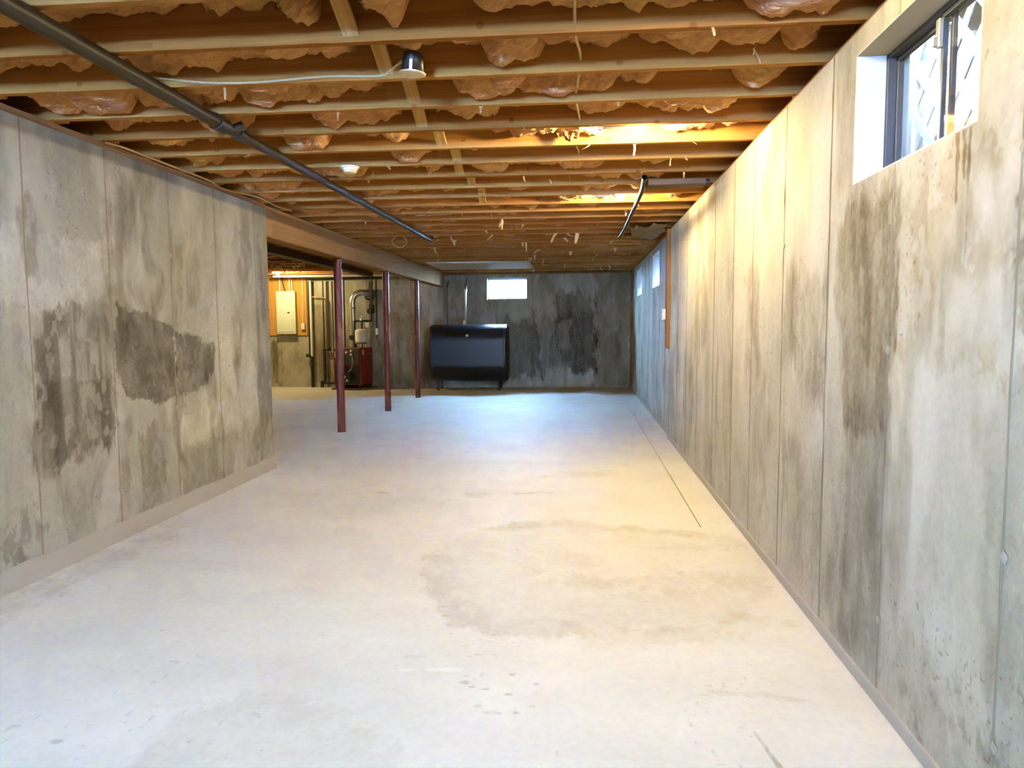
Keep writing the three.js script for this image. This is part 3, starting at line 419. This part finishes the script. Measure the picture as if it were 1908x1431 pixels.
function scrapGeo(len, wid, seed, droop) {   // a torn, curled strip of facing paper: starts at the origin and hangs down
  const r = rng(seed), n = 6, pos = [], idx = []; const az = r() * 6.28, cur = (r() - 0.5) * 3, tw = (r() - 0.5) * 3;
  let p = new THREE.Vector3(0, 0.004, 0), pitch = -0.2 - droop * r();
  for (let i = 0; i <= n; i++) { const t = i / n, w = wid * (1 - 0.55 * t) * (0.7 + 0.6 * r()), a = az + tw * t * 0.4, sx = Math.cos(a + 1.57) * w, sz = Math.sin(a + 1.57) * w, tl = 0.25 * w * (r() - 0.5);
    pos.push(p.x - sx, p.y - tl, p.z - sz, p.x + sx, p.y + tl, p.z + sz); pitch += cur / n * 0.8; p = p.clone().add(new THREE.Vector3(Math.cos(a) * Math.cos(pitch), Math.sin(pitch), Math.sin(a) * Math.cos(pitch)).multiplyScalar(len / n)); if (p.y > 0.004) p.y = 0.004;
    if (i < n) { const k = 2 * i; idx.push(k, k + 1, k + 3, k, k + 3, k + 2); } }
  const g = new THREE.BufferGeometry(); g.setAttribute('position', new THREE.Float32BufferAttribute(pos, 3)); g.setIndex(idx); g.computeVertexNormals(); return g;
}
const ORD = 'first second third fourth fifth sixth seventh eighth ninth tenth eleventh twelfth thirteenth fourteenth fifteenth sixteenth seventeenth eighteenth nineteenth twentieth twenty-first twenty-second twenty-third twenty-fourth twenty-fifth twenty-sixth twenty-seventh twenty-eighth twenty-ninth'.split(' ');
function batt(x0, x1, k, seed, res, sag, label) {
  const z0 = jz(k - 1) - 0.039, z1 = jz(k) - 0.001, t = thing('insulation_batt', label, 'insulation', [0, 0, 0], 0, 'fibreglass batts between the joists');
  mesh('batt_body', battGeo(x0, x1, z0, z1, seed, res, sag), pinkMat, t); return t;
}
const scrapR = rng(909);
function scraps(t, k, x0, x1, n, size, pale) {
  if (k >= 10) for (let i = 0; i < 3; i++) { const x = x0 + (x1 - x0) * scrapR(), L = 0.12 + 0.22 * scrapR(), w = 0.018 + 0.03 * scrapR(), z = jz(k) - 0.019, c = scrapR(); if ((x > -2.7 && x < -0.6 && z < -11.7 && z > -13.3) || (x > 0.2 && z < -7.5 && z > -9) || Math.abs(x + 1.78) < 0.3 || Math.abs(x + 4.08) < 0.4) continue;
    const g = new THREE.PlaneGeometry(L, w, 6, 1).rotateX(Math.PI / 2), p = g.attributes.position; for (let q = 0; q < p.count; q++) { p.setY(q, -0.002 - 0.012 * noise(p.getX(q) * 20 + i * 9, k * 3.3)); p.setZ(q, p.getZ(q) * (0.5 + noise(p.getX(q) * 30, k + i * 7))); } g.computeVertexNormals(); mesh('paper_scrap', g, paperMats[c < 0.5 ? 1 : 2], t, [x, JB, z]); }
  for (let i = 0; i < n; i++) { const x = x0 + (x1 - x0) * scrapR(), on = scrapR() < 0.65, z = on ? jz(k) - 0.038 * scrapR() : jz(k - 1) - 0.05 - 0.3 * scrapR(), y = on ? JB : JB + 0.03;
    if (x > -2.6 && x < -0.7 && z < -11.7 && z > -13.3) continue; if (Math.abs(x + 4.08) < 0.3) continue; if (x > 0.3 && z < -7.5 && z > -9.0) continue; if (Math.abs(x + 1.78) < 0.14 && z > -8.7) continue; const m = mesh('paper_scrap', scrapGeo(size * (0.5 + scrapR()), size * (0.08 + 0.22 * scrapR()), 1 + Math.floor(scrapR() * 99999), 1.2), paperMats[Math.min(2, Math.floor(scrapR() * 2 + pale))], t, [x, y, z]); } }
for (let k = 0; k <= 27; k++) {
  const near = k <= 9, o = ORD[k];
  if (near) {
    const a = batt(-2.70, -0.96, k, 100 + k * 7, 0.019, 0.165, `pink fibreglass batt left of the bridging in the ${o} joist bay from the viewer`);
    const b = batt(-0.76, 0.93, k, 103 + k * 7, 0.019, 0.16, `pink fibreglass batt right of the bridging in the ${o} joist bay from the viewer`);
    scraps(a, k, -2.5, -1.0, 1 + (k > 3 ? 2 : 0), 0.045, 0.2); scraps(b, k, -0.6, 0.8, 2 + (k > 3 ? 2 : 0), 0.045, 0.2);
  } else {
    const a = batt(-2.70, 0.93, k, 100 + k * 7, 0.035, 0.15, `pink fibreglass batt above the open room in the ${o} joist bay from the viewer`);
    scraps(a, k, -2.4, 0.85, k < 14 ? 4 : 5, k < 14 ? 0.08 : 0.10, k < 14 ? 0.5 : 0.9);
  }
  if (k >= 8) { const c = batt(-6.7, -2.97, k, 400 + k * 5, 0.05, 0.16, `pink fibreglass batt above the utility area in the ${o} joist bay from the viewer`); if (k > 15) scraps(c, k, -5.5, -3.2, 3, 0.12, 0.3); }
}
// a torn tuft hanging near the first lamp
{
  const t = thing('hanging_insulation_tuft', 'torn strands of insulation hanging in a V near the first lamp', 'insulation', [-0.07, JB + 0.115, -4.30]); t.scale.setScalar(0.75);
  for (const [a, b, c] of [[[-0.10, 0.06, 0], [-0.06, -0.03, 0.02], [0.0, -0.14, 0.03]], [[0.11, 0.07, 0], [0.06, -0.03, 0.01], [0.015, -0.15, 0.03]], [[-0.03, 0.05, 0.03], [-0.02, -0.02, 0.03], [-0.02, -0.10, 0.04]], [[0.06, 0.05, -0.03], [0.03, 0.0, 0], [0.03, -0.09, 0.02]]]) {
    const g = new THREE.TubeGeometry(new THREE.CatmullRomCurve3([a, b, c].map(V)), 12, 0.016, 7, false), p = g.attributes.position; for (let i = 0; i < p.count; i++) { p.setX(i, p.getX(i) + 0.012 * (noise(p.getY(i) * 50, i) - 0.5)); p.setY(i, p.getY(i) + 0.012 * (noise(p.getX(i) * 50, i + 9) - 0.5)); } g.computeVertexNormals(); mesh('strand', g, pinkMat, t);
  }
}

// ------------------------------------------------------------------ ceiling lamps
const offw = M([0.7, 0.69, 0.65], 0.5), porcelain = M([0.80, 0.79, 0.75], 0.35), galv = M([0.46, 0.47, 0.48], 0.45, 0.6), bulbGlow = new THREE.MeshStandardMaterial({ color: 0xffffff, emissive: new THREE.Color().setRGB(...BULB), emissiveIntensity: 42, roughness: 0.4 });
const bulbGeo = new THREE.LatheGeometry([[0.0005, 0.0], [0.018, 0.003], [0.032, 0.015], [0.038, 0.034], [0.035, 0.052], [0.024, 0.07], [0.016, 0.085], [0.014, 0.098]].map(p => new THREE.Vector2(...p)), 20);
function lamp(x, y, z, label, power) {   // porcelain holder on a bracket behind a joist, bulb hanging; z is the joist's back face
  const t = thing('ceiling_lamp', label, 'lamp', [x, y, z], 0, 'bare bulb lamps between the joists');
  mesh('junction_box', bx(0.13, 0.085, 0.055, -0.135, 0.035, -0.029, 0.004), galv, t); mesh('box_tab', merge([bx(0.022, 0.045, 0.02, -0.212, 0.0, -0.014, 0.003), bx(0.05, 0.012, 0.03, -0.12, 0.082, -0.02, 0.002)]), offw, t);
  mesh('mounting_plate', merge([bx(0.30, 0.075, 0.004, 0, 0.06, -0.003, 0.001), bx(0.12, 0.004, 0.12, 0, 0.097, -0.06, 0.001)]), galv, t);
  mesh('lamp_holder', new THREE.LatheGeometry([[0.0, 0.0], [0.055, 0.0], [0.055, 0.010], [0.044, 0.020], [0.027, 0.026], [0.025, 0.045], [0.0, 0.045]].map(p => new THREE.Vector2(...p)), 24), porcelain, t, [0, 0.095, -0.062], [Math.PI, 0, 0]);
  const b = mesh('bulb', bulbGeo, bulbGlow, t, [0, -0.032, -0.062]); b.castShadow = false;
  const l = new THREE.PointLight(new THREE.Color().setRGB(...BULB), power, 0, 2); l.position.set(0, 0.002, -0.062); l.castShadow = true; l.shadow.radius = 1.6; t.add(l);
}
lamp(0.32, 2.318, jz(3) - 0.0385, 'bare glowing bulb beside a metal box, nearest lamp in view', BULB_POWER);
lamp(0.325, 2.308, jz(8) - 0.0385, 'smaller-looking bare glowing bulb farther down the joist ceiling', BULB_POWER);
lamp(0.32, 2.318, jz(-2) - 0.0385, 'unseen bare bulb just above the view, lighting the near right wall', BULB_POWER * 0.5);  // unseen lamp, placed to light the upper near right wall
lamp(-5.80, 2.28, jz(26) - 0.077, 'bare glowing bulb above the electric panel in the utility area', BULB_POWER * 0.8);

// ------------------------------------------------------------------ pipes, detectors and cables under the joists
const iron = M([0.032, 0.03, 0.029], 0.42, 0.2), blackPlastic = M([0.02, 0.02, 0.02], 0.35), cableMat = M([0.66, 0.55, 0.40], 0.6), whitePlastic = M([0.87, 0.87, 0.85], 0.45);
{
  const p = thing('iron_pipe', 'dark iron pipe running under the joists along the left', 'pipe', [-1.80, JB - 0.043, 0]);
  mesh('pipe_run', rod([0, 0, 1.5], [0.0, 0, -3.62], 0.034, 16), iron, p); mesh('pipe_run', rod([0.0, 0, -3.62], [0.05, -0.005, -8.3], 0.028, 16), iron, p);
  mesh('coupling', rod([0, 0, -3.5], [0, 0, -3.60], 0.041, 16), iron, p); mesh('coupling', rod([0.002, 0, -3.72], [0.002, 0, -3.79], 0.035, 16), iron, p);
  mesh('elbow', tube([[0.05, -0.005, -8.25], [0.05, -0.005, -8.42], [0.05, 0.0, -8.47], [0.05, 0.03, -8.5]], 0.027, 10), iron, p);
  mesh('branch', tube([[0.0, 0, -3.66], [0.02, 0.01, -3.68], [0.05, 0.03, -3.70]], 0.024, 10), iron, p);
  for (const z of [-2.74, -5.20, -6.85]) mesh('hanger_strap', bx(0.018, 0.05, 0.02, -0.03, 0.022, z, 0.002), galv, p);
}
{
  const p = thing('black_flexible_pipe', 'shiny black plastic pipe under the joists beyond the second lamp', 'pipe', [0, 0, 0]);
  mesh('pipe_run', tube([[0.46, JB - 0.012, -5.30], [0.465, JB - 0.022, -5.42], [0.475, JB - 0.035, -5.7], [0.472, JB - 0.045, -6.6], [0.48, JB - 0.03, -7.8], [0.47, JB - 0.025, -8.55], [0.46, JB - 0.022, -8.66]], 0.019, 12, 10), M([0.03, 0.03, 0.03], 0.22), p);
}
{
  const t = thing('hanging_detector', 'round white ceiling device with black body hanging from the second joist', 'detector', [-0.675, JB - 0.048, -2.945]); t.rotation.set(0.04, 0, -0.07);
  mesh('black_body', new THREE.LatheGeometry([[0, 0.005], [0.046, 0.005], [0.041, 0.075], [0.034, 0.082], [0, 0.082]].map(p => new THREE.Vector2(...p)), 28), blackPlastic, t);
  mesh('white_disc', new THREE.LatheGeometry([[0, -0.004], [0.046, -0.003], [0.055, 0.001], [0.056, 0.004], [0.05, 0.006], [0, 0.006]].map(p => new THREE.Vector2(...p)), 36), whitePlastic, t);
  mesh('mounting_clip', bx(0.012, 0.04, 0.004, 0.004, 0.026, 0.046, 0.001), whitePlastic, t);
  mesh('bracket', bx(0.03, 0.004, 0.19, 0, 0.08, -0.09, 0.001), blackPlastic, t);
}
{
  const t = thing('smoke_detector', 'small white smoke detector on the underside of a joist', 'detector', [-1.53, JB, jz(5) - 0.005]);
  mesh('base_ring', cyl(0.062, 0.064, 0.012, 0, -0.006, 0, 32), whitePlastic, t); mesh('dome', new THREE.LatheGeometry([[0, -0.044], [0.034, -0.043], [0.043, -0.038], [0.054, -0.013], [0.054, -0.011], [0, -0.011]].map(p => new THREE.Vector2(...p)), 32), whitePlastic, t);
}
add(mesh('cable', tube([[-0.70, JB + 0.045, -3.0], [-0.80, JB + 0.03, -3.10], [-0.86, JB + 0.012, -3.122], [-1.1, JB + 0.018, -3.122], [-1.4, JB + 0.004, -3.12], [-1.65, JB + 0.012, -3.122], [-1.90, JB + 0.045, -3.12]], 0.005, 6), cableMat), 'thin pale cable stapled along a joist beside the hanging detector', 'cable');
add(mesh('cable', tube([...Array(12)].map((_, i) => [-0.01 + 0.012 * Math.sin(i * 1.9), JB + 0.05 - (i % 2 ? 0.02 : 0), -2.0 - i * 0.275]), 0.006, 6), cableMat), 'thin pale cable crossing the joist bays toward the first lamp', 'cable');
add(mesh('cable', tube([[-2.66, JB - 0.02, -3.9], [-2.66, JB - 0.01, -4.1], [-2.63, JB - 0.02, -4.5], [-2.64, JB - 0.015, -5.0], [-2.66, JB - 0.025, -5.3], [-2.60, JB - 0.012, -5.7], [-2.56, JB - 0.04, -6.0], [-2.6, JB - 0.012, -6.4]], 0.007, 6), M([0.45, 0.3, 0.16], 0.6)), 'brown cable looping along the top of the left wall', 'cable');
add(mesh('cable', tube([[-2.2, JB + 0.02, -8.6], [-2.28, JB - 0.04, -8.7], [-2.2, JB - 0.10, -8.75], [-2.1, JB - 0.05, -8.72], [-2.12, JB + 0.02, -8.66]], 0.006, 6), cableMat), 'loop of pale cable hanging by the end of the iron pipe', 'cable');
function sheet(name, label, cat, x0, x1, z0, z1, y, amp, seed, mat) {
  const n = 22, g = new THREE.PlaneGeometry(x1 - x0, z1 - z0, n, n).rotateX(Math.PI / 2).translate((x0 + x1) / 2, y, -(z0 + z1) / 2), p = g.attributes.position;
  for (let i = 0; i < p.count; i++) { const X = p.getX(i), Z = p.getZ(i); p.setXYZ(i, X + 0.08 * (noise(X * 4, Z * 4 + seed) - 0.5), y - amp * Math.abs(fbm(X * 6 + seed, Z * 6, 3) - 0.5) * 2 - amp * 0.3 * noise(X * 17, Z * 17), Z + 0.1 * (noise(X * 4 + seed, Z * 4) - 0.5)); }
  g.computeVertexNormals(); return add(mesh(name, g, mat), label, cat);
}
sheet('plastic_sheet', 'crumpled grey plastic sheet under the joists at the right wall', 'sheet', 0.56, 0.92, 7.7, 8.9, JB - 0.004, 0.06, 5, M([0.42, 0.39, 0.42], 0.3, 0, { side: THREE.DoubleSide }));
{ const t = thing('foam_panel', 'pale flat rigid panel fixed under the joists above the far window', 'panel', [-1.67, JB - 0.032, -12.5]); mesh('panel_board', bx(1.7, 0.025, 1.35, 0, 0.0125, 0, 0.003), M([0.74, 0.76, 0.80], 0.5), t); mesh('edge_strip', bx(1.7, 0.03, 0.012, 0, 0.010, 0.68, 0.002), M([0.6, 0.62, 0.66], 0.5), t); }
{ const t = thing('dark_duct', 'short dark metal duct piece under the joists by the right wall', 'duct', [0.70, JB - 0.05, -5.48]); mesh('duct_body', bx(0.42, 0.05, 0.16, 0, 0.025, 0, 0.01), M([0.10, 0.06, 0.04], 0.6), t); mesh('duct_collar', rod([0.21, 0.025, 0], [0.25, 0.025, 0], 0.024, 14), M([0.05, 0.04, 0.04], 0.5), t); }

// ------------------------------------------------------------------ right wall fittings
{ const b = mesh('timber_strip', metreUV(bx(0.04, 1.28, 0.075, 0, 0.64, 0, 0.003), 'y'), stripWood, null, [XR - 0.0205, 0.995, -7.98]); add(b, 'orange-brown timber strip fixed upright on the right wall', 'timber'); }
{ const t = thing('wall_outlet', 'small white outlet box on the right wall beside the timber strip', 'outlet', [XR2 - 0.001, 1.37, -8.45]); mesh('box', bx(0.045, 0.12, 0.075, -0.0225, 0, 0, 0.005), whitePlastic, t); mesh('cover_plate', bx(0.006, 0.13, 0.085, -0.048, 0, 0, 0.002), whitePlastic, t); for (const s of [-1, 1]) mesh('socket', bx(0.004, 0.034, 0.03, -0.052, s * 0.026, 0, 0.002), M([0.6, 0.6, 0.58], 0.4), t); }

// ------------------------------------------------------------------ oil tank
const tankBlack = M([0.010, 0.012, 0.018], 0.36, 0);
{
  const t = thing('oil_tank', 'large black steel oil tank on short legs against the far wall', 'tank', [-2.16, 0, -14.06]);
  const s = new THREE.Shape(), w = 0.335, h0 = 0.165, h1 = 1.28; s.moveTo(-w, h0 + w); s.lineTo(-w, h1 - w); s.absarc(0, h1 - w, w, Math.PI, 0, true); s.lineTo(w, h0 + w); s.absarc(0, h0 + w, w, 0, -Math.PI, true);
  const g = new THREE.ExtrudeGeometry(s, { depth: 1.44, bevelEnabled: true, bevelThickness: 0.04, bevelSize: 0.03, bevelOffset: -0.03, bevelSegments: 4, curveSegments: 24 }); g.translate(0, 0, -0.72).rotateY(Math.PI / 2);
  mesh('tank_shell', g, tankBlack, t);
  for (const x of [-0.70, 0.70]) mesh('rim_seam', new THREE.TubeGeometry(new THREE.CatmullRomCurve3([...Array(40)].map((_, i) => { const a = i / 40 * 2 * Math.PI, c = Math.cos(a), q = Math.sin(a); return new THREE.Vector3(x, (h0 + h1) / 2 + (q > 0 ? 1 : -1) * ((h1 - h0) / 2 - w) * Math.min(1, Math.abs(q) * 6) + q * w, c * w); }), true), 120, 0.006, 6, true), tankBlack, t);
  for (const [x, z] of [[-0.6, 0.2], [-0.6, -0.2], [0.6, 0.2], [0.6, -0.2]]) { const l = mesh('leg', cyl(0.022, 0.022, 0.28, x, 0.145, z, 12), M([0.02, 0.02, 0.02], 0.5, 0.3), t); mesh('foot', cyl(0.04, 0.04, 0.01, x, 0.005, z, 14), M([0.02, 0.02, 0.02], 0.5, 0.3), l); }
  mesh('gauge', merge([cyl(0.03, 0.03, 0.03, -0.10, 1.29, 0, 14), cyl(0.024, 0.018, 0.06, -0.10, 1.335, 0, 14)]), whitePlastic, t);
  mesh('fill_pipe', merge([rod([-0.09, 1.25, -0.12], [-0.09, 1.95, -0.12], 0.02), rod([-0.09, 1.95, -0.12], [-0.09, 2.2, -0.40], 0.02), cyl(0.032, 0.032, 0.05, -0.09, 1.95, -0.12, 12)]), M([0.32, 0.30, 0.27], 0.4, 0.6), t);
  mesh('vent_pipe', merge([rod([-0.48, 1.25, -0.2], [-0.48, 2.0, -0.2], 0.014), rod([-0.48, 2.0, -0.2], [-0.48, 2.15, -0.42], 0.014)]), M([0.10, 0.09, 0.08], 0.5, 0.5), t);
  mesh('label_sticker', cyl(0.03, 0.03, 0.004, 0, 0, 0, 20).rotateX(Math.PI / 2).translate(0.0, 1.06, 0.318), whitePlastic, t).rotation.set(0, 0, 0);
}
// ------------------------------------------------------------------ boiler
const red = M([0.20, 0.014, 0.014], 0.45), black = M([0.014, 0.014, 0.014], 0.45), silver = M([0.72, 0.72, 0.72], 0.28, 0.9), grey = M([0.32, 0.31, 0.28], 0.6), offwhite = M([0.72, 0.71, 0.67], 0.5), copper = M([0.42, 0.22, 0.10], 0.4, 0.7), blackIron = M([0.025, 0.024, 0.022], 0.5, 0.3);
{
  const t = thing('boiler', 'red and black oil boiler with silver flue pipe by the far wall', 'boiler', [-4.55, 0, -14.12], -0.17);
  mesh('base_pan', bx(0.72, 0.035, 0.62, 0.04, 0.0175, 0.0, 0.008), M([0.16, 0.08, 0.04], 0.7), t);
  mesh('jacket', bx(0.60, 0.74, 0.52, 0, 0.46, -0.02, 0.012), red, t);
  mesh('legs', merge([bx(0.05, 0.06, 0.5, -0.25, 0.063, -0.02), bx(0.05, 0.06, 0.5, 0.25, 0.063, -0.02)]), black, t);
  mesh('front_panel', bx(0.53, 0.30, 0.012, 0.0, 0.665, 0.245, 0.004), M([0.06, 0.05, 0.045], 0.5), t);
  mesh('lower_door', bx(0.53, 0.38, 0.016, 0.0, 0.30, 0.247, 0.004), black, t);
  mesh('burner', merge([cyl(0.10, 0.10, 0.16, 0, 0, 0, 20).rotateX(Math.PI / 2).translate(0.06, 0.27, 0.33), bx(0.14, 0.14, 0.12, -0.07, 0.24, 0.32, 0.01), cyl(0.07, 0.07, 0.1, -0.07, 0.35, 0.32, 16)]), black, t);
  const bits = [[-0.13, 0.30], [-0.02, 0.32], [-0.12, 0.19], [0.0, 0.17], [0.08, 0.19], [0.03, 0.26]]; for (const [x, y] of bits) mesh('fitting', bx(0.045, 0.05, 0.03, x, y, 0.405, 0.008), M([0.55, 0.53, 0.48], 0.4, 0.3), t);
  mesh('control_box', bx(0.14, 0.12, 0.06, -0.17, 0.70, 0.28, 0.006), grey, t); for (const [x, y] of [[0.0, 0.74], [0.10, 0.77], [0.10, 0.70]]) mesh('gauge', cyl(0.024, 0.024, 0.02, 0, 0, 0, 16).rotateX(Math.PI / 2).translate(x, y, 0.262), offwhite, t);
  mesh('hose', tube([[0.13, 0.66, 0.27], [0.16, 0.55, 0.32], [0.14, 0.42, 0.34], [0.08, 0.36, 0.36]], 0.008, 6), M([0.45, 0.45, 0.44], 0.4, 0.4), t);
  mesh('label_plate', bx(0.004, 0.10, 0.06, 0.302, 0.74, 0.14, 0.001), offwhite, t);
  const fl = mesh('flue_pipe', merge([cyl(0.064, 0.064, 0.70, -0.04, 1.30, -0.12, 24), tube([[-0.04, 1.64, -0.12], [-0.04, 1.76, -0.12], [-0.0, 1.87, -0.14], [0.08, 1.93, -0.19], [0.17, 1.93, -0.25], [0.22, 1.91, -0.34]], 0.066, 18)]), silver, t);
  mesh('flue_collar', merge([cyl(0.069, 0.069, 0.03, -0.04, 1.14, -0.12, 24), cyl(0.069, 0.069, 0.03, -0.04, 1.62, -0.12, 24), cyl(0.074, 0.070, 0.16, -0.04, 0.89, -0.12, 24)]), grey, fl);
  mesh('draft_damper', merge([cyl(0.05, 0.05, 0.03, 0, 0, 0, 20).rotateX(Math.PI / 2).translate(-0.04, 1.03, -0.05), cyl(0.044, 0.044, 0.12, -0.04, 1.0, -0.12, 20)]), black, fl);
  mesh('wall_thimble', new THREE.TorusGeometry(0.105, 0.022, 10, 28).translate(0.24, 1.90, -0.335), M([0.07, 0.07, 0.07], 0.6), t);
  const ex = mesh('expansion_tank', new THREE.LatheGeometry([[0, 0.90], [0.06, 0.905], [0.108, 0.93], [0.112, 0.96], [0.112, 1.15], [0.104, 1.18], [0.06, 1.20], [0, 1.205]].map(p => new THREE.Vector2(...p)), 28).translate(0.24, 0, 0.10), M([0.80, 0.80, 0.80], 0.35), t); mesh('tank_band', cyl(0.113, 0.113, 0.03, 0.24, 0.925, 0.10, 28), M([0.12, 0.12, 0.12], 0.5), ex); mesh('neck', cyl(0.016, 0.016, 0.16, 0.24, 1.27, 0.10, 12), grey, ex);
  mesh('header_pipe', merge([rod([0.10, 0.83, 0.08], [0.10, 1.36, 0.08], 0.02), rod([0.10, 1.36, 0.08], [0.44, 1.36, 0.02], 0.02), rod([0.44, 1.36, 0.02], [0.44, 2.2, -0.02], 0.016), rod([0.52, 1.0, -0.05], [0.52, 2.2, -0.05], 0.016), rod([0.17, 0.83, -0.1], [0.17, 1.5, -0.1], 0.014), rod([-0.19, 0.8, -0.05], [-0.19, 2.2, -0.05], 0.016)]), blackIron, t);
  mesh('air_valve', merge([cyl(0.03, 0.03, 0.06, 0.24, 1.40, 0.08, 14), cyl(0.02, 0.02, 0.05, 0.26, 1.46, 0.08, 12)]), silver, t);
  mesh('circulator_pump', merge([cyl(0.055, 0.055, 0.12, 0, 0, 0, 18).rotateX(Math.PI / 2).translate(0.44, 1.55, 0.04), bx(0.09, 0.12, 0.08, 0.44, 1.62, 0.0, 0.01)]), blackIron, t);
  mesh('zone_valve', merge([bx(0.10, 0.10, 0.08, 0.36, 1.28, 0.03, 0.008), bx(0.05, 0.13, 0.05, 0.55, 1.15, 0.0, 0.006)]), offwhite, t);
  mesh('side_hose', tube([[0.52, 1.1, -0.05], [0.55, 0.9, -0.02], [0.48, 0.72, 0.0], [0.33, 0.7, 0.02]], 0.008, 6), M([0.2, 0.18, 0.14], 0.5), t);
}
// ------------------------------------------------------------------ electric panel and pipes on the far wall
{ const b = mesh('plywood_board', metreUV(bx(0.98, 1.19, 0.018, 0, 0.595, 0, 0.002), 'y'), orangeWood, null, [-6.10, 1.075, ZF + 0.017]); add(b, 'orange plywood backboard behind the electric panel', 'board'); }
{
  const t = thing('electric_panel', 'pale green-grey electric panel on the plywood board', 'panel', [-6.02, 1.11, ZF + 0.0265]);
  mesh('cabinet', bx(0.40, 0.87, 0.10, 0, 0.435, 0.05, 0.006), M([0.36, 0.40, 0.34], 0.45), t); const d = mesh('door', bx(0.33, 0.80, 0.010, -0.02, 0.435, 0.104, 0.004), M([0.60, 0.66, 0.58], 0.4), t); mesh('latch', bx(0.05, 0.022, 0.01, 0.06, 0.435, 0.113, 0.003), black, d); mesh('trim_frame', bx(0.405, 0.875, 0.006, 0, 0.435, 0.0985, 0.002), M([0.58, 0.64, 0.56], 0.4), t);
  for (const [x, x2] of [[-0.14, -0.14], [-0.02, -0.10], [0.08, 0.06], [0.13, 0.11]]) mesh('conduit', tube([[x, 0.86, 0.05], [(x + x2) / 2, 0.98, 0.04], [x2, 1.16, 0.03]], 0.013, 8), x2 === -0.10 ? black : M([0.70, 0.66, 0.56], 0.5), t);
}
{ const t = thing('switch_box', 'small white switch box at the edge of the plywood board', 'switch', [-5.69, 1.20, ZF + 0.0265]); mesh('box', bx(0.075, 0.125, 0.05, 0, 0.06, 0.025, 0.004), offwhite, t); mesh('switch_lever', bx(0.012, 0.03, 0.014, 0, 0.06, 0.055, 0.002), whitePlastic, t); mesh('cable', tube([[0.0, 0.12, 0.02], [0.01, 0.5, 0.015], [0.0, 1.05, 0.015]], 0.008, 6), M([0.72, 0.68, 0.58], 0.5), t); }
{ const t = thing('drain_pipe', 'upright pipe on the far wall, white above and black below', 'pipe', [-5.51, 0, ZF + 0.07]); mesh('upper_pipe', rod([0, 0.60, 0], [0, 2.19, 0], 0.026), offwhite, t); mesh('lower_pipe', rod([0, 0.0, 0], [0, 0.64, 0], 0.032), blackIron, t); mesh('side_line', rod([-0.045, 0.6, 0.0], [-0.045, 2.185, 0], 0.016), blackIron, t); mesh('cleanout', merge([rod([0, 0.64, 0], [-0.09, 0.66, 0.02], 0.022), cyl(0.03, 0.03, 0.06, -0.09, 0.66, 0.02, 12)]), blackIron, t); }
{ const t = thing('water_pipe', 'copper and black pipes dropping to the floor beside the boiler', 'pipe', [-5.22, 0, ZF + 0.08]); mesh('pipe_run', rod([-0.02, 0.75, 0], [-0.02, 2.185, 0], 0.014), blackIron, t); mesh('pipe_run', rod([0.09, 0.75, 0], [0.09, 2.185, 0], 0.014), blackIron, t); mesh('copper_run', tube([[-0.26, 1.86, 0.0], [-0.06, 1.86, 0.01], [0.02, 1.80, 0.01], [0.035, 1.6, 0.01], [0.035, 0.8, 0.01]], 0.011, 8), copper, t); mesh('valve', merge([bx(0.16, 0.05, 0.06, 0.03, 0.775, 0, 0.01), cyl(0.028, 0.028, 0.05, 0.09, 0.80, 0.02, 12)]), blackIron, t); mesh('lower_pipe', merge([rod([-0.02, 0.10, 0], [-0.02, 0.78, 0], 0.028), rod([-0.06, 0.09, 0.0], [0.2, 0.09, 0.06], 0.026), cyl(0.034, 0.034, 0.13, -0.08, 0.065, 0.02, 14)]), blackIron, t); }
{ const t = thing('overhead_pipe', 'dark pipes running level under the joists above the boiler', 'pipe', [-4.9, 2.22, ZF + 0.30]); mesh('pipe_run', rod([-0.65, 0, -0.2], [1.0, 0.02, -0.2], 0.018), blackIron, t); mesh('pipe_run', rod([-1.2, 0.04, 0.2], [1.3, 0.04, 0.15], 0.02), M([0.66, 0.63, 0.55], 0.5), t); }
{ const t = thing('dark_duct', 'long dark duct under the joists above the utility area', 'duct', [-4.08, JB - 0.095, -10.7]); mesh('duct_body', bx(0.16, 0.09, 6.2, 0, 0.045, 0, 0.008), M([0.07, 0.045, 0.03], 0.6), t); for (const z of [-2.4, 0, 2.4]) mesh('duct_collar', bx(0.168, 0.094, 0.04, 0, 0.046, z, 0.004), M([0.10, 0.08, 0.06], 0.5, 0.3), t); }

renderer.render(scene, camera);
